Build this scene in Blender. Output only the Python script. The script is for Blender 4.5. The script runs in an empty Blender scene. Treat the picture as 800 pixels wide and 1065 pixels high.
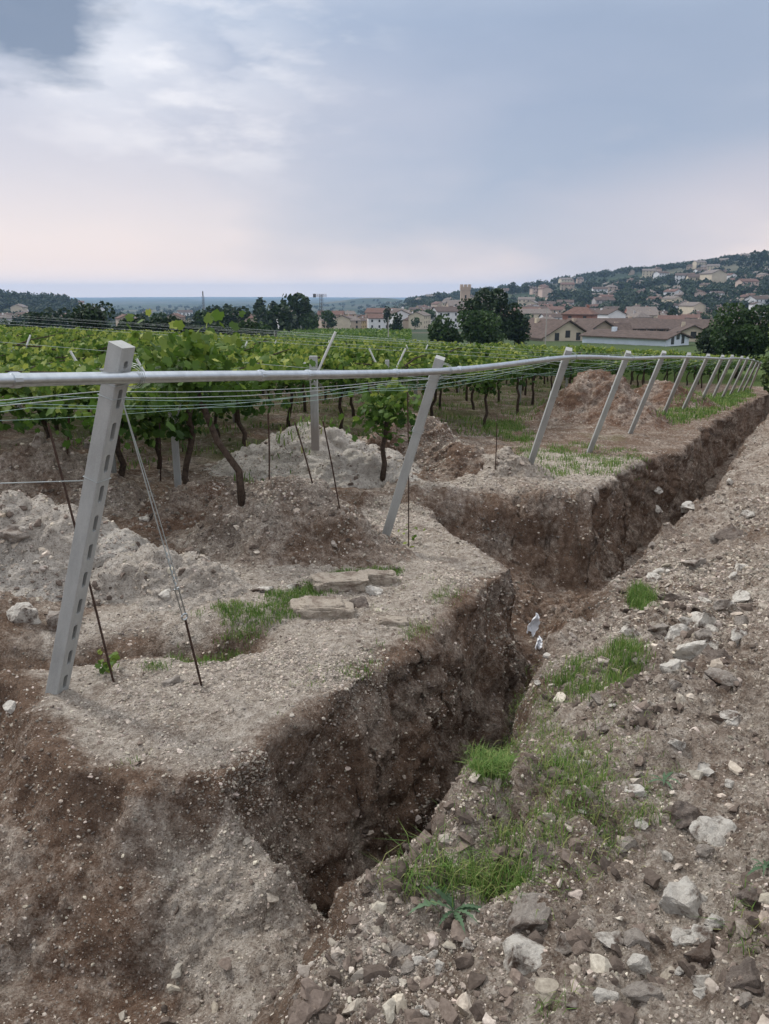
import bpy, bmesh, math, random
import numpy as np
from mathutils import Vector, Matrix
from mathutils.bvhtree import BVHTree
R=random.Random(7); NR=np.random.RandomState(11)
S=bpy.context.scene; COL=S.collection
TH=math.radians(15.5); F=820.0; H=2.2
P1=np.array([-1.89,4.13]); DV=np.array([.4899,.8718]); NV=np.array([.8718,-.4899])
# ------------------------------------------------------------------ helpers
def ray(px,py):
    u=(532.5-py)/F
    return np.array([(px-400)/F, math.cos(TH)+u*math.sin(TH), -math.sin(TH)+u*math.cos(TH)])
def st(x,y):
    dx=np.asarray(x)-P1[0]; dy=np.asarray(y)-P1[1]
    return dx*DV[0]+dy*DV[1], dx*NV[0]+dy*NV[1]
def xy(s,t):
    return P1[0]+DV[0]*s+NV[0]*t, P1[1]+DV[1]*s+NV[1]*t
def elev(py): return math.atan((532.5-py)/F)-TH
def sm(x,a=0.0,b=1.0):
    x=np.clip((np.asarray(x,dtype=float)-a)/(b-a),0,1); return x*x*(3-2*x)
def _h(ix,iy,iz,k):
    v=(ix*374761393+iy*668265263+iz*2147483647+k*974634777)&0xffffffff
    v=((v^(v>>13))*1274126177)&0xffffffff; v=v^(v>>16)
    return (v&0xffffff)/float(0xffffff)
def vnoise(p,k=0):
    i=np.floor(p).astype(np.int64); f=p-i; f=f*f*(3-2*f)
    r=0
    for a in (0,1):
        for b in (0,1):
            for c in (0,1):
                w=(f[:,0] if a else 1-f[:,0])*(f[:,1] if b else 1-f[:,1])*(f[:,2] if c else 1-f[:,2])
                r=r+w*_h(i[:,0]+a,i[:,1]+b,i[:,2]+c,k)
    return r*2-1
def fbm(p,oct=4,k=0,g=.5):
    r=0;a=1;q=p.copy()
    for o in range(oct):
        r=r+a*vnoise(q,k+o); q=q*2.03+7.1; a*=g
    return r
def clod(p,k=0):
    i=np.floor(p).astype(np.int64); best=np.full(len(p),9.)
    for a in (-1,0,1):
        for b in (-1,0,1):
            for c in (-1,0,1):
                jx,jy,jz=i[:,0]+a,i[:,1]+b,i[:,2]+c
                d=(jx+_h(jx,jy,jz,k)-p[:,0])**2+(jy+_h(jx,jy,jz,k+1)-p[:,1])**2+(jz+_h(jx,jy,jz,k+2)-p[:,2])**2
                best=np.minimum(best,d)
    return np.clip(1-np.sqrt(best)*1.15,0,1)
def mk(name,V,F_,mat,parent=None,col=None,smooth=False,matidx=None,mats=None):
    """V (N,3); F_ list of (M,k) int arrays or list of tuples"""
    V=np.asarray(V,dtype=np.float32)
    me=bpy.data.meshes.new(name)
    if isinstance(F_,np.ndarray): F_=[F_]
    if len(F_) and isinstance(F_[0],np.ndarray):
        loops=np.concatenate([f.ravel() for f in F_]).astype(np.int32)
        tot=np.concatenate([np.full(len(f),f.shape[1]) for f in F_]).astype(np.int32)
    else:
        loops=np.array([i for f in F_ for i in f],dtype=np.int32); tot=np.array([len(f) for f in F_],dtype=np.int32)
    me.vertices.add(len(V)); me.vertices.foreach_set('co',V.ravel())
    me.loops.add(len(loops)); me.loops.foreach_set('vertex_index',loops)
    st_=np.concatenate([[0],np.cumsum(tot)[:-1]]).astype(np.int32)
    me.polygons.add(len(tot)); me.polygons.foreach_set('loop_start',st_)
    me.update(calc_edges=True)
    me.polygons.foreach_set('use_smooth',np.full(len(tot),bool(smooth)))
    if col is not None:
        a=me.color_attributes.new('zone','FLOAT_COLOR','POINT')
        c=np.ones((len(V),4),dtype=np.float32); c[:,:3]=col; a.data.foreach_set('color',c.ravel())
    for m in (mats or [mat]): me.materials.append(m)
    if matidx is not None: me.polygons.foreach_set('material_index',np.asarray(matidx,dtype=np.int32))
    o=bpy.data.objects.new(name,me); COL.objects.link(o)
    if parent: o.parent=parent
    return o
def tag(o,label=None,cat=None,group=None,kind=None):
    if label: o['label']=label
    if cat: o['category']=cat
    if group: o['group']=group
    if kind: o['kind']=kind
    return o
def empty(name,loc,label,cat,group=None,rz=0):
    o=bpy.data.objects.new(name,None); COL.objects.link(o); o.location=loc; o.rotation_euler=(0,0,rz)
    o.empty_display_size=.2
    return tag(o,label,cat,group)
def ctree(o,parent=None):
    c=o.copy(); COL.objects.link(c); c.parent=parent
    for ch in o.children: ctree(ch,c)
    return c
def tube(pts,r,n=8,caps=True):
    pts=[Vector(p) for p in pts]; rr=r if hasattr(r,'__len__') else [r]*len(pts)
    V=[];Fc=[];up=None
    for i,p in enumerate(pts):
        a=pts[max(i-1,0)]; b=pts[min(i+1,len(pts)-1)]; d=(b-a).normalized()
        if up is None:
            up=d.orthogonal().normalized()
        up=(up-d*up.dot(d)).normalized(); w=d.cross(up)
        for k in range(n):
            an=2*math.pi*k/n; V.append(p+(up*math.cos(an)+w*math.sin(an))*rr[i])
        if i:
            b0=(i-1)*n;b1=i*n
            for k in range(n): Fc.append((b0+k,b0+(k+1)%n,b1+(k+1)%n,b1+k))
    if caps:
        Fc.append(tuple(range(n-1,-1,-1))); Fc.append(tuple((len(pts)-1)*n+k for k in range(n)))
    return [tuple(v) for v in V],Fc
def join(parts):
    V=[];Fc=[]
    for v,f in parts:
        o=len(V); V+=list(v); Fc+=[tuple(i+o for i in q) for q in f]
    return V,Fc
def box(x0,x1,y0,y1,z0,z1):
    V=[(x0,y0,z0),(x1,y0,z0),(x1,y1,z0),(x0,y1,z0),(x0,y0,z1),(x1,y0,z1),(x1,y1,z1),(x0,y1,z1)]
    return V,[(0,3,2,1),(4,5,6,7),(0,1,5,4),(1,2,6,5),(2,3,7,6),(3,0,4,7)]
# ------------------------------------------------------------------ materials
def newmat(name,rough=.9,spec=.2):
    m=bpy.data.materials.new(name); m.use_nodes=True; nt=m.node_tree
    b=nt.nodes['Principled BSDF']; b.inputs['Roughness'].default_value=rough
    b.inputs['Specular IOR Level'].default_value=spec
    return m,nt,b
def N(nt,t,**k):
    n=nt.nodes.new(t)
    for a,v in k.items():
        if a in n.inputs.keys(): n.inputs[a].default_value=v
        else: setattr(n,a,v)
    return n
def ramp(nt,fac,stops):
    r=nt.nodes.new('ShaderNodeValToRGB'); e=r.color_ramp.elements
    while len(e)<len(stops): e.new(.5)
    for x,(p,c) in zip(e,stops): x.position=p; x.color=(*c,1)
    nt.links.new(fac,r.inputs[0]); return r.outputs[0]
def mixc(nt,fac,a,b,mode='MIX'):
    m=nt.nodes.new('ShaderNodeMix'); m.data_type='RGBA'; m.blend_type=mode
    for s_,v in ((m.inputs[0],fac),(m.inputs[6],a),(m.inputs[7],b)):
        if hasattr(v,'is_linked'): nt.links.new(v,s_)
        else: s_.default_value=v if not isinstance(v,tuple) else (*v,1)
    return m.outputs[2]
def math_(nt,op,a,b=None,c=None):
    m=nt.nodes.new('ShaderNodeMath'); m.operation=op; m.use_clamp=False
    for i,v in enumerate((a,b,c)):
        if v is None: continue
        if hasattr(v,'is_linked'): nt.links.new(v,m.inputs[i])
        else: m.inputs[i].default_value=v
    return m.outputs[0]
def mrange(nt,v,a,b,c=0.,d=1.):
    m=nt.nodes.new('ShaderNodeMapRange'); m.clamp=True; nt.links.new(v,m.inputs[0])
    for i,x in enumerate((a,b,c,d)): m.inputs[i+1].default_value=x
    return m.outputs[0]
def noise(nt,co,scale,detail=4,rough=.6):
    n=N(nt,'ShaderNodeTexNoise',Scale=scale,Detail=detail,Roughness=rough); nt.links.new(co,n.inputs['Vector']); return n.outputs['Fac']
def simple(name,c,rough=.8,var=.25,scale=8,spec=.2,bump=0,metal=0,obj=False):
    m,nt,b=newmat(name,rough,spec); g=N(nt,'ShaderNodeTexCoord')
    f=noise(nt,g.outputs['Object'],scale,5,.65)
    lo=tuple(v*(1-var) for v in c); hi=tuple(min(1,v*(1+var)) for v in c)
    nt.links.new(ramp(nt,f,[(.3,lo),(.7,hi)]),b.inputs['Base Color']); b.inputs['Metallic'].default_value=metal
    if bump:
        bp=N(nt,'ShaderNodeBump',Strength=bump,Distance=.01); nt.links.new(f,bp.inputs['Height']); nt.links.new(bp.outputs[0],b.inputs['Normal'])
    return m
def ground_mat():
    m,nt,b=newmat('earth',.95,.1); L=nt.links
    geo=N(nt,'ShaderNodeNewGeometry'); P=geo.outputs['Position']
    at=N(nt,'ShaderNodeAttribute',attribute_name='zone'); sp=N(nt,'ShaderNodeSeparateColor'); L.new(at.outputs['Color'],sp.inputs[0])
    gR,gG,gB=sp.outputs[0],sp.outputs[1],sp.outputs[2]
    n1=noise(nt,P,2.2,6,.6); nA=noise(nt,P,16,9,.74); n3=noise(nt,P,75,6,.75); n2=math_(nt,'ADD',math_(nt,'MULTIPLY',nA,.62),math_(nt,'MULTIPLY',n3,.38))
    soil=ramp(nt,n2,[(.30,(.034,.022,.016)),(.43,(.122,.081,.058)),(.56,(.225,.160,.117)),(.70,(.47,.385,.305))])
    red=ramp(nt,n2,[(.30,(.055,.028,.017)),(.48,(.16,.088,.058)),(.70,(.32,.21,.15))])
    soil=mixc(nt,gB,soil,red)
    grav=ramp(nt,n2,[(.31,(.13,.10,.08)),(.47,(.37,.32,.268)),(.63,(.68,.62,.545))])
    # pebble speckle from cells
    def peb(scale,thr,col0,col1):
        v=N(nt,'ShaderNodeTexVoronoi',Scale=scale,Randomness=1.0); L.new(P,v.inputs['Vector'])
        s=N(nt,'ShaderNodeSeparateColor'); L.new(v.outputs['Color'],s.inputs[0])
        pick=math_(nt,'GREATER_THAN',s.outputs[0],thr)
        core=mrange(nt,v.outputs['Distance'],.32,.42,1,0)
        c=mixc(nt,s.outputs[1],col0,col1)
        return math_(nt,'MULTIPLY',pick,core),c,v.outputs['Distance']
    f1=math_(nt,'MULTIPLY_ADD',n1,1.6,-.8); f1=math_(nt,'ADD',f1,math_(nt,'MULTIPLY_ADD',n2,1.5,-.75)); f1=math_(nt,'ADD',f1,gR)
    fg=mrange(nt,f1,.18,.82)
    c=mixc(nt,fg,soil,grav)
    c=mixc(nt,mrange(nt,gR,1.0,1.5,0,.75),c,ramp(nt,n2,[(.3,(.34,.31,.27)),(.5,(.56,.53,.48)),(.7,(.74,.71,.66))]))
    p1,c1,d1=peb(55,.66,(.20,.16,.13),(.48,.43,.37)); p2,c2,d2=peb(120,.55,(.10,.078,.06),(.36,.31,.26))
    c=mixc(nt,math_(nt,'MULTIPLY',p2,.55),c,c2)
    c=mixc(nt,math_(nt,'MULTIPLY',p1,mrange(nt,gR,0,.5,.2,.6)),c,c1)
    # far country: grass / fields
    ng=noise(nt,P,.9,6,.7)
    gr=ramp(nt,ng,[(.3,(.045,.075,.018)),(.6,(.09,.13,.035)),(.75,(.16,.15,.075))])
    mp=N(nt,'ShaderNodeMapping'); mp.inputs['Scale'].default_value=(.006,.011,.006); L.new(P,mp.inputs[0])
    vf=N(nt,'ShaderNodeTexVoronoi',Scale=1.0); L.new(mp.outputs[0],vf.inputs['Vector'])
    sf=N(nt,'ShaderNodeSeparateColor'); L.new(vf.outputs['Color'],sf.inputs[0])
    fld=ramp(nt,sf.outputs[0],[(0,(.025,.04,.025)),(.35,(.045,.065,.035)),(.6,(.022,.034,.022)),(.8,(.12,.11,.08)),(1,(.05,.065,.03))])
    sx=N(nt,'ShaderNodeSeparateXYZ'); L.new(P,sx.inputs[0])
    ln=math_(nt,'SQRT',math_(nt,'ADD',math_(nt,'POWER',sx.outputs[0],2.),math_(nt,'POWER',sx.outputs[1],2.)))
    gr=mixc(nt,mrange(nt,ln,110,180),gr,fld)
    gf=mrange(nt,math_(nt,'ADD',gG,math_(nt,'MULTIPLY_ADD',ng,.9,-.45)),.3,.6)
    c=mixc(nt,gf,c,gr)
    L.new(c,b.inputs['Base Color'])
    h=math_(nt,'ADD',math_(nt,'MULTIPLY',n2,1.0),math_(nt,'MULTIPLY',n3,.5))
    h=math_(nt,'ADD',h,math_(nt,'MULTIPLY',p1,.35)); h=math_(nt,'ADD',h,math_(nt,'MULTIPLY',p2,.18))
    bp=N(nt,'ShaderNodeBump',Strength=1.0,Distance=.03); L.new(h,bp.inputs['Height']); L.new(bp.outputs[0],b.inputs['Normal'])
    return m
def leaf_mat(name,lo,mid,hi,trans=.35,attr=True,nscale=3):
    m,nt,b=newmat(name,.6,.3); L=nt.links
    if attr:
        a=N(nt,'ShaderNodeAttribute',attribute_name='zone'); s=N(nt,'ShaderNodeSeparateColor'); L.new(a.outputs['Color'],s.inputs[0]); f=s.outputs[0]
    else:
        g=N(nt,'ShaderNodeTexCoord'); f=noise(nt,g.outputs['Object'],nscale,4,.7)
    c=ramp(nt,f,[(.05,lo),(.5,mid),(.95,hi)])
    L.new(c,b.inputs['Base Color'])
    t=N(nt,'ShaderNodeBsdfTranslucent'); L.new(c,t.inputs[0]); mx=N(nt,'ShaderNodeMixShader'); mx.inputs[0].default_value=trans
    L.new(b.outputs[0],mx.inputs[1]); L.new(t.outputs[0],mx.inputs[2]); L.new(mx.outputs[0],nt.nodes['Material Output'].inputs[0])
    return m
def rock_mat(name,lo,mid,hi,dirt=(.13,.095,.075)):
    m,nt,b=newmat(name,.92,.15); L=nt.links; g=N(nt,'ShaderNodeNewGeometry'); P=g.outputs['Position']
    n=noise(nt,P,38,9,.78); n2=noise(nt,P,9,7,.7)
    c=ramp(nt,n,[(.25,lo),(.5,mid),(.75,hi)])
    c=mixc(nt,mrange(nt,n2,.50,.62),c,dirt); L.new(c,b.inputs['Base Color'])
    bp=N(nt,'ShaderNodeBump',Strength=1.0,Distance=.03); L.new(n,bp.inputs['Height']); L.new(bp.outputs[0],b.inputs['Normal'])
    return m
M={}
M['earth']=ground_mat()
def stone_mat():
    m,nt,b=newmat('small_stone',.93,.12); L=nt.links
    a=N(nt,'ShaderNodeAttribute',attribute_name='zone'); g=N(nt,'ShaderNodeNewGeometry'); n=noise(nt,g.outputs['Position'],60,5,.7)
    c=mixc(nt,1.0,a.outputs['Color'],ramp(nt,n,[(.3,(.62,.58,.55)),(.7,(1.15,1.13,1.1))]),'MULTIPLY'); L.new(c,b.inputs['Base Color'])
    bp=N(nt,'ShaderNodeBump',Strength=.6,Distance=.006); L.new(n,bp.inputs['Height']); L.new(bp.outputs[0],b.inputs['Normal'])
    return m
M['stone']=stone_mat()
M['rock_white']=rock_mat('white_limestone',(.48,.44,.385),(.68,.645,.58),(.80,.78,.72))
M['rock_grey']=rock_mat('grey_limestone',(.24,.21,.18),(.38,.34,.30),(.52,.48,.43))
M['rock_brown']=rock_mat('earthy_rock',(.11,.088,.075),(.21,.175,.15),(.36,.32,.28))
M['slab']=rock_mat('slab_stone',(.30,.25,.20),(.46,.40,.33),(.58,.53,.45),(.26,.21,.17))
def concrete():
    m,nt,b=newmat('concrete',.9,.2); L=nt.links; g=N(nt,'ShaderNodeTexCoord'); P=g.outputs['Object']
    mp=N(nt,'ShaderNodeMapping'); mp.inputs['Scale'].default_value=(1,1,.25); L.new(P,mp.inputs[0])
    n=noise(nt,mp.outputs[0],9,7,.7); n2=noise(nt,P,140,3,.6)
    c=ramp(nt,n,[(.25,(.27,.28,.272)),(.5,(.375,.39,.38)),(.75,(.46,.475,.462))])
    c=mixc(nt,.14,c,ramp(nt,n2,[(.3,(.18,.175,.17)),(.7,(.5,.49,.48))])); 
    sx=N(nt,'ShaderNodeSeparateXYZ'); L.new(P,sx.inputs[0])
    dirt=math_(nt,'MULTIPLY',mrange(nt,math_(nt,'ADD',sx.outputs[2],math_(nt,'MULTIPLY',n,.4)),.2,.5,1,0),.65)
    c=mixc(nt,dirt,c,(.19,.145,.115)); L.new(c,b.inputs['Base Color'])
    bp=N(nt,'ShaderNodeBump',Strength=.3,Distance=.002); L.new(n2,bp.inputs['Height']); L.new(bp.outputs[0],b.inputs['Normal'])
    return m
M['concrete']=concrete()
M['galv']=simple('galvanised_steel',(.50,.54,.57),.34,.15,14,.5,metal=1.0)
M['wire']=simple('wire_steel',(.42,.46,.46),.5,.2,6,.4,metal=.5)
M['gwire']=simple('green_coated_wire',(.26,.38,.34),.5,.2,6,.4)
M['rust']=simple('rusted_iron',(.055,.034,.026),.85,.5,40,.2)
M['white_metal']=simple('white_bar',(.62,.63,.62),.5,.12,8,.4)
M['bark']=simple('vine_bark',(.062,.046,.036),.95,.5,30,.1,bump=.8)
M['tbark']=simple('tree_bark',(.07,.055,.042),.95,.4,10,.1)
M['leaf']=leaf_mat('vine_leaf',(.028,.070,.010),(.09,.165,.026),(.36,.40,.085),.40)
M['leaf_dark']=leaf_mat('dark_tree_leaf',(.010,.022,.010),(.022,.045,.016),(.045,.078,.024),.2)
M['leaf_mid']=leaf_mat('tree_leaf',(.016,.036,.012),(.036,.074,.020),(.072,.125,.032),.25)
M['leaf_light']=leaf_mat('light_tree_leaf',(.035,.06,.013),(.08,.125,.03),(.14,.19,.05),.3)
M['grass']=leaf_mat('grass_blade',(.05,.11,.02),(.12,.22,.042),(.30,.32,.12),.35)
M['weed']=leaf_mat('weed_leaf',(.045,.085,.045),(.085,.15,.08),(.14,.22,.13),.3)
M['plastic']=simple('white_plastic',(.80,.83,.88),.45,.08,9,.4)
WALLC={'cream':(.55,.48,.37),'white':(.68,.68,.69),'pale pink':(.52,.40,.34),'ochre':(.48,.36,.20),'terracotta':(.31,.15,.115),'grey':(.38,.36,.35),'tan':(.42,.34,.27)}
for k,c in WALLC.items(): M['w_'+k]=simple(k.replace(' ','_')+'_plaster',c,.9,.10,.6)
M['wblue']=simple('bluish_plaster',(.60,.67,.74),.9,.08,.6)
def roofm(name,c):
    m,nt,b=newmat(name,.9,.1); L=nt.links; g=N(nt,'ShaderNodeTexCoord'); P=g.outputs['Object']
    w=N(nt,'ShaderNodeTexWave',Scale=1.6,Distortion=1.0); w.bands_direction='Z'; L.new(P,w.inputs[0])
    n=noise(nt,P,1.3,6,.7); c1=ramp(nt,n,[(.3,tuple(v*.6 for v in c)),(.7,tuple(v*1.35 for v in c))])
    c2=mixc(nt,math_(nt,'MULTIPLY',w.outputs['Fac'],.3),c1,tuple(v*.5 for v in c)); L.new(c2,b.inputs['Base Color']); return m
M['roof_brown']=roofm('brown_roof_tile',(.112,.086,.076)); M['roof_red']=roofm('red_roof_tile',(.155,.098,.082)); M['roof_grey']=roofm('grey_roof_tile',(.19,.165,.15))
M['glass']=simple('dark_window',(.025,.028,.032),.25,.3,3,.5)
M['shutter']=simple('shutter',(.11,.07,.05),.7,.2,3)
M['dark_wood']=simple('dark_balcony',(.09,.055,.045),.8,.2,3)
M['crane']=simple('crane_steel',(.10,.09,.09),.6,.2,1)
# ------------------------------------------------------------------ terrain function
ROW=[(-40,.6),(-4,.12),(0,0),(3.82,-.21),(8.14,-.38),(11.4,-.60),(14.8,-.78),(18.4,-.98),(21.6,-1.15),(24.7,-1.38),(27.9,-1.6),(31,-1.8),(34,-2.02),(37,-2.26),(40,-2.45),(43,-2.67),(60,-3.9),(100,-6.6),(160,-8),(400,-26)]
ROWA=np.array(ROW)
def zrow(s): return np.interp(s,ROWA[:,0],ROWA[:,1])
HR=np.array([(-400,-1.2),(330,-1.6),(380,-1.3),(430,-.45),(500,0.0),(550,.3),(600,.7),(650,1.15),(700,1.65),(750,2.1),(800,2.45),(900,2.6),(1100,2.5),(1600,2.3)])
LH=np.array([(-900,.0),(-200,-.1),(-60,-.2),(30,-.38),(60,-.55),(85,-.95),(110,-2.)])
def zfar(x,y):
    r=np.hypot(x,y); yy=np.maximum(y,.15*r); b=x/yy; px=400+851*b; px=np.where(y<.15*r,np.where(x>0,1600,-900),px)
    zp=-43*(1-np.exp(-r/950.))
    rw=r/np.sqrt(1+np.minimum(b,3)**2)   # forward distance
    er=np.interp(px,HR[:,0],HR[:,1]); zr=H+1400*np.tan(np.radians(er))
    up=sm(px,330,430)*sm(rw,330,1400)*(1-sm(rw,1450,2600))
    z=zp+(zr-zp)*up
    el=np.interp(px,LH[:,0],LH[:,1]); zl=H+950*np.tan(np.radians(el))
    z=z+np.maximum(zl-zp,0)*sm(px,115,70)*sm(rw,600,950)*(1-sm(rw,980,1500))
    # faint far ridge behind the town
    g=np.exp(-((px-390)/55.)**2)*np.exp(-((rw-2900)/500.)**2)
    z=z+g*28
    lump=vnoise(np.stack([x/170,y/170,0*x],1),5)*6+vnoise(np.stack([x/60,y/60,0*x],1),6)*2
    return z+lump*sm(r,300,900)*(.25+.75*np.clip(up,0,1))
def zbase(s,t):
    x,y=xy(s,t); r=np.hypot(x,y)
    zn=zrow(s)-.004*np.minimum(t,0)
    zn=np.where(t>4.5,zn+.0*t,zn)
    w=sm(r,95,190)
    return zn*(1-w)+zfar(x,y)*w
SE=np.array([(-3,1.0),(-1,.25),(.13,-.24),(.67,-.50),(1.16,-.44),(1.45,-.20),(2,.1)])
E1=np.array([(-2.,5.6),(-.8,5.4),(0,5.0),(1.3,3.75),(2,3.5)])
def zleft(s,t):
    z=zbase(s,t)
    z=z+.05*vnoise(np.stack([s*1.1,t*1.1,0*s],1),31)*sm(s,-1,0)
    e=np.interp(t,SE[:,0],SE[:,1])+.07*vnoise(np.stack([s*3,t*3,0*s],1),32)+.05*vnoise(np.stack([s*8,t*8,0*s],1),35)-s
    z=z-.30*sm(e,0,.22)*sm(t,-2.5,-.5)-.38*sm(e,.1,.75)*sm(t,-2.,.3)
    # cross cut
    e1=np.interp(t,E1[:,0],E1[:,1])+.12*vnoise(np.stack([s*2,t*2.5,0*s],1),33)
    e2=6.55+.65*t+.22*vnoise(np.stack([s*1.5,t*2.,0*s],1),34)+.12*vnoise(np.stack([s*5,t*5.,0*s],1),36)
    prof=sm(s-e1,0,.25)*(1-sm(s-e2,-.75,-.05))
    dep=np.interp(t,[-2.6,-1.6,-.6,.4,1.0,1.6],[0,.18,.35,.75,1.0,1.12])
    z=z-prof*dep
    # soil berm of the far bank
    z=z+.12*np.exp(-((s-7.2)/.5)**2)*np.exp(-((t-.2)/.7)**2)
    # ditch behind the first post
    x,y=xy(s,t); u=(x+3.2)/2.5; dl=y-(4.72+.22*u+.08*np.sin(x*3)+.08*vnoise(np.stack([x*4,y*4,0*s],1),37))
    z=z-.30*np.exp(-(dl/.24)**2)*sm(x,-6,-4)*sm(x,-.55,-1.3)
    # dark holes further left
    z=z-.35*np.exp(-((x+4.6)/.8)**2-((y-7.3)/.45)**2)
    z=z-.22*np.exp(-((x+1.0)/.25)**2-((y-8.5)/.3)**2)
    z=z+.06*np.exp(-((t-1.1)/.35)**2)*sm(s,-.1,.5)*(1-sm(s,3,3.6))
    return z
def zright(s,t):
    z=zbase(s,t)
    u=t-2.3
    z=z+.36*sm(u,.35,1.9)+.06*sm(u,.1,1.)+.22*sm(u,1.0,4)-.25*sm(u,5,9)
    z=z+.10*vnoise(np.stack([s*.7,t*.9,0*s],1),41)*sm(u,.2,1)
    z=z-.10*sm(s,-.2,-.9)*sm(u,1.,0.)-.10*sm(u,.45,.0)*sm(s,-.6,.2)
    return z
def tl(s): 
    a=1.42+.07*vnoise(np.stack([s*1.3,0*s,0*s],1),51)+.04*vnoise(np.stack([s*5,0*s,0*s],1),52)+.03*vnoise(np.stack([s*11,0*s,0*s],1),55)
    return a-.30*sm(s,6.2,7.5)-.1*sm(s,9.,9.4)+.25*sm(s,11,13)-.15*sm(s,16,17)
def tr(s):
    a=2.44+.10*sm(s,.9,.4)*sm(s,-.6,0)-.22*sm(s,.8,2.5)+.24*sm(s,3.2,5.5)-.16*sm(s,9,16)
    return a+.07*vnoise(np.stack([s*1.2,0*s+3,0*s],1),53)+.03*vnoise(np.stack([s*4,0*s,0*s],1),54)
def floor_dep(s):
    d=.62+.80*sm(s,-.22,.12)
    d=d-.42*sm(s,2.9,4.4)*(1-sm(s,6.6,8.6))-.2*sm(s,14,25)
    d=d*sm(s,46,38)
    return np.where(s<-1.2,.62*sm(s,-4,-1.2),d)
def warp(segs):
    out=[]
    for a,b,stp0,stp1 in segs:
        x=a
        L_=b-a
        while x<b-1e-9:
            out.append(x); f_=(x-a)/L_
            x+=stp0*(stp1/stp0)**f_
    return out
def geo(a,step,lim,g=1.13):
    out=[];x=a;st_=step
    while abs(x)<lim: out.append(x); st_*=g; x+=math.copysign(st_,lim if step>0 else -1) if False else st_*(1 if lim>0 else 1)
    return out
def farlist(a,step,lim,g=1.12,cap=1e9):
    out=[];x=a;s_=step
    while x<lim: x+=s_; out.append(x); s_=min(s_*g,cap)
    out[-1]=lim
    return out
SV=[-v for v in farlist(2.2,.08,5200,1.22)][::-1]+warp([(-2.2,-1.4,.04,.02),(-1.4,2.5,.017,.020),(2.5,5.5,.022,.028),(5.5,9,.030,.045),(9,20,.045,.15),(20,46,.15,.5),(46,120,.6,4)])
SV+= [120]+farlist(120,4.5,8200,1.04)
SV=np.array(SV)
TL=[-v for v in farlist(8,.16,7400,1.052)][::-1]+warp([(-8,-3.5,.15,.06),(-3.5,-1,.05,.03),(-1,0,.024,.022)])+[0.0]
TL=np.array(TL)
nL2=72; nW=52; nF=40; nR2=104
TRr=np.array([v for v in farlist(4.2,.05,7400,1.06)])
ns=len(SV)
tls=tl(SV); trs=tr(SV); fd=floor_dep(SV)
cols=[];zs=[];kind=[]
def addcol(t,z,k): cols.append(t); zs.append(z); kind.append(k)
for t in TL: addcol(np.full(ns,t),zleft(SV,np.full(ns,t)),0)
for j in range(1,nL2+1):
    t=tls*j/nL2; addcol(t,zleft(SV,t),0)
zt=zs[-1]; wl=.33-.15*sm(SV,6,9); zfl=np.minimum(zbase(SV,tls+wl)-fd,zt-.0)
_w=sm(SV,-.16,-.34); bulge=1-_w
zlw=zleft(SV,tls+wl); zfl=zfl*(1-_w)+zlw*_w
for j in range(1,nW+1):
    f_=j/nW; off=wl*(f_**1.2)-.07*math.sin(f_*math.pi)*bulge
    addcol(tls+off*1.0,(zt+(zfl-zt)*f_)*(1-_w)+zleft(SV,tls+off)*_w,1)
ztr=zright(SV,trs); wr=.34-.22*sm(SV,4,7); zfr=np.minimum(zbase(SV,trs-wr)-fd,ztr)
for j in range(1,nF+1):
    f_=j/nF; t=(tls+wl)*(1-f_)+(trs-wr)*f_; z=zfl*(1-f_)+zfr*f_
    z=z+.10*vnoise(np.stack([SV*1.5,t*2,0*t],1),61)*math.sin(f_*math.pi)+.13*np.exp(-((SV-5.2)/.5)**2-((t-1.9)/.25)**2)
    addcol(t,z,2)
for j in range(1,nW+1):
    f_=j/nW; addcol(trs-wr*(1-f_)-.03*math.sin(f_*math.pi),zfr+(ztr-zfr)*f_,3)
for j in range(1,nR2+1):
    t=trs+(4.2-trs)*j/nR2; addcol(t,zright(SV,t),4)
for t in TRr: addcol(np.full(ns,t),zright(SV,np.full(ns,t)),5)
Tm=np.stack(cols,1); Zm=np.stack(zs,1); Km=np.tile(np.array(kind),(ns,1)); Sm=np.tile(SV[:,None],(1,Tm.shape[1])); nt_=Tm.shape[1]
X,Y=xy(Sm,Tm)
P=np.stack([X,Y,Zm],-1).reshape(-1,3)
def gnormal(P,ns,nt_):
    G=P.reshape(ns,nt_,3); a=np.gradient(G,axis=0); b=np.gradient(G,axis=1); n=np.cross(b,a); n/=np.linalg.norm(n,axis=2,keepdims=True)+1e-9
    n=n*np.where(n[...,2:3]<-.3,-1,1); return n.reshape(-1,3)
Nn=gnormal(P,ns,nt_)
if Nn[:,2].mean()<0: Nn=-Nn
r=np.hypot(P[:,0],P[:,1]); kf=Km.ravel(); sf=Sm.ravel(); tf=Tm.ravel()
near=1-sm(r,25,60); act=r<60
disp=np.zeros(len(P)); Pa=P[act]
isw=((kf==1)|(kf==3))[act]; isr=(kf>=4)[act]; isf=(kf==2)[act]
sa=sf[act];ta=tf[act]
big=fbm(Pa*2.4,4,70); cl=clod(Pa*7.5,80); cl2=clod(Pa*17,90); fine=fbm(Pa*22,3,95); cl3=clod(Pa*3.6,85); cl4=clod(Pa*34,97)
step=(sa<-.25)&(ta<2.4)
amp_b=np.where(isw,.075,np.where(isr,.085,np.where(isf,.06,.034)))
amp_c=np.where(isw,.06,np.where(isr,.088,np.where(isf,.06,.026)))
amp_b=np.where(step,.05,amp_b); amp_c=np.where(step,.055,amp_c); st01=step*1.
far_b=(~isw)&(ta<-1.0); amp_b=np.where(far_b,.05,amp_b); amp_c=np.where(far_b,.035,amp_c)
face=(sa>5)&(sa<7.6)&(ta<1.4)&(ta>-1.2); amp_b=np.where(face,.10,amp_b); amp_c=np.where(face,.085,amp_c)
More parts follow.
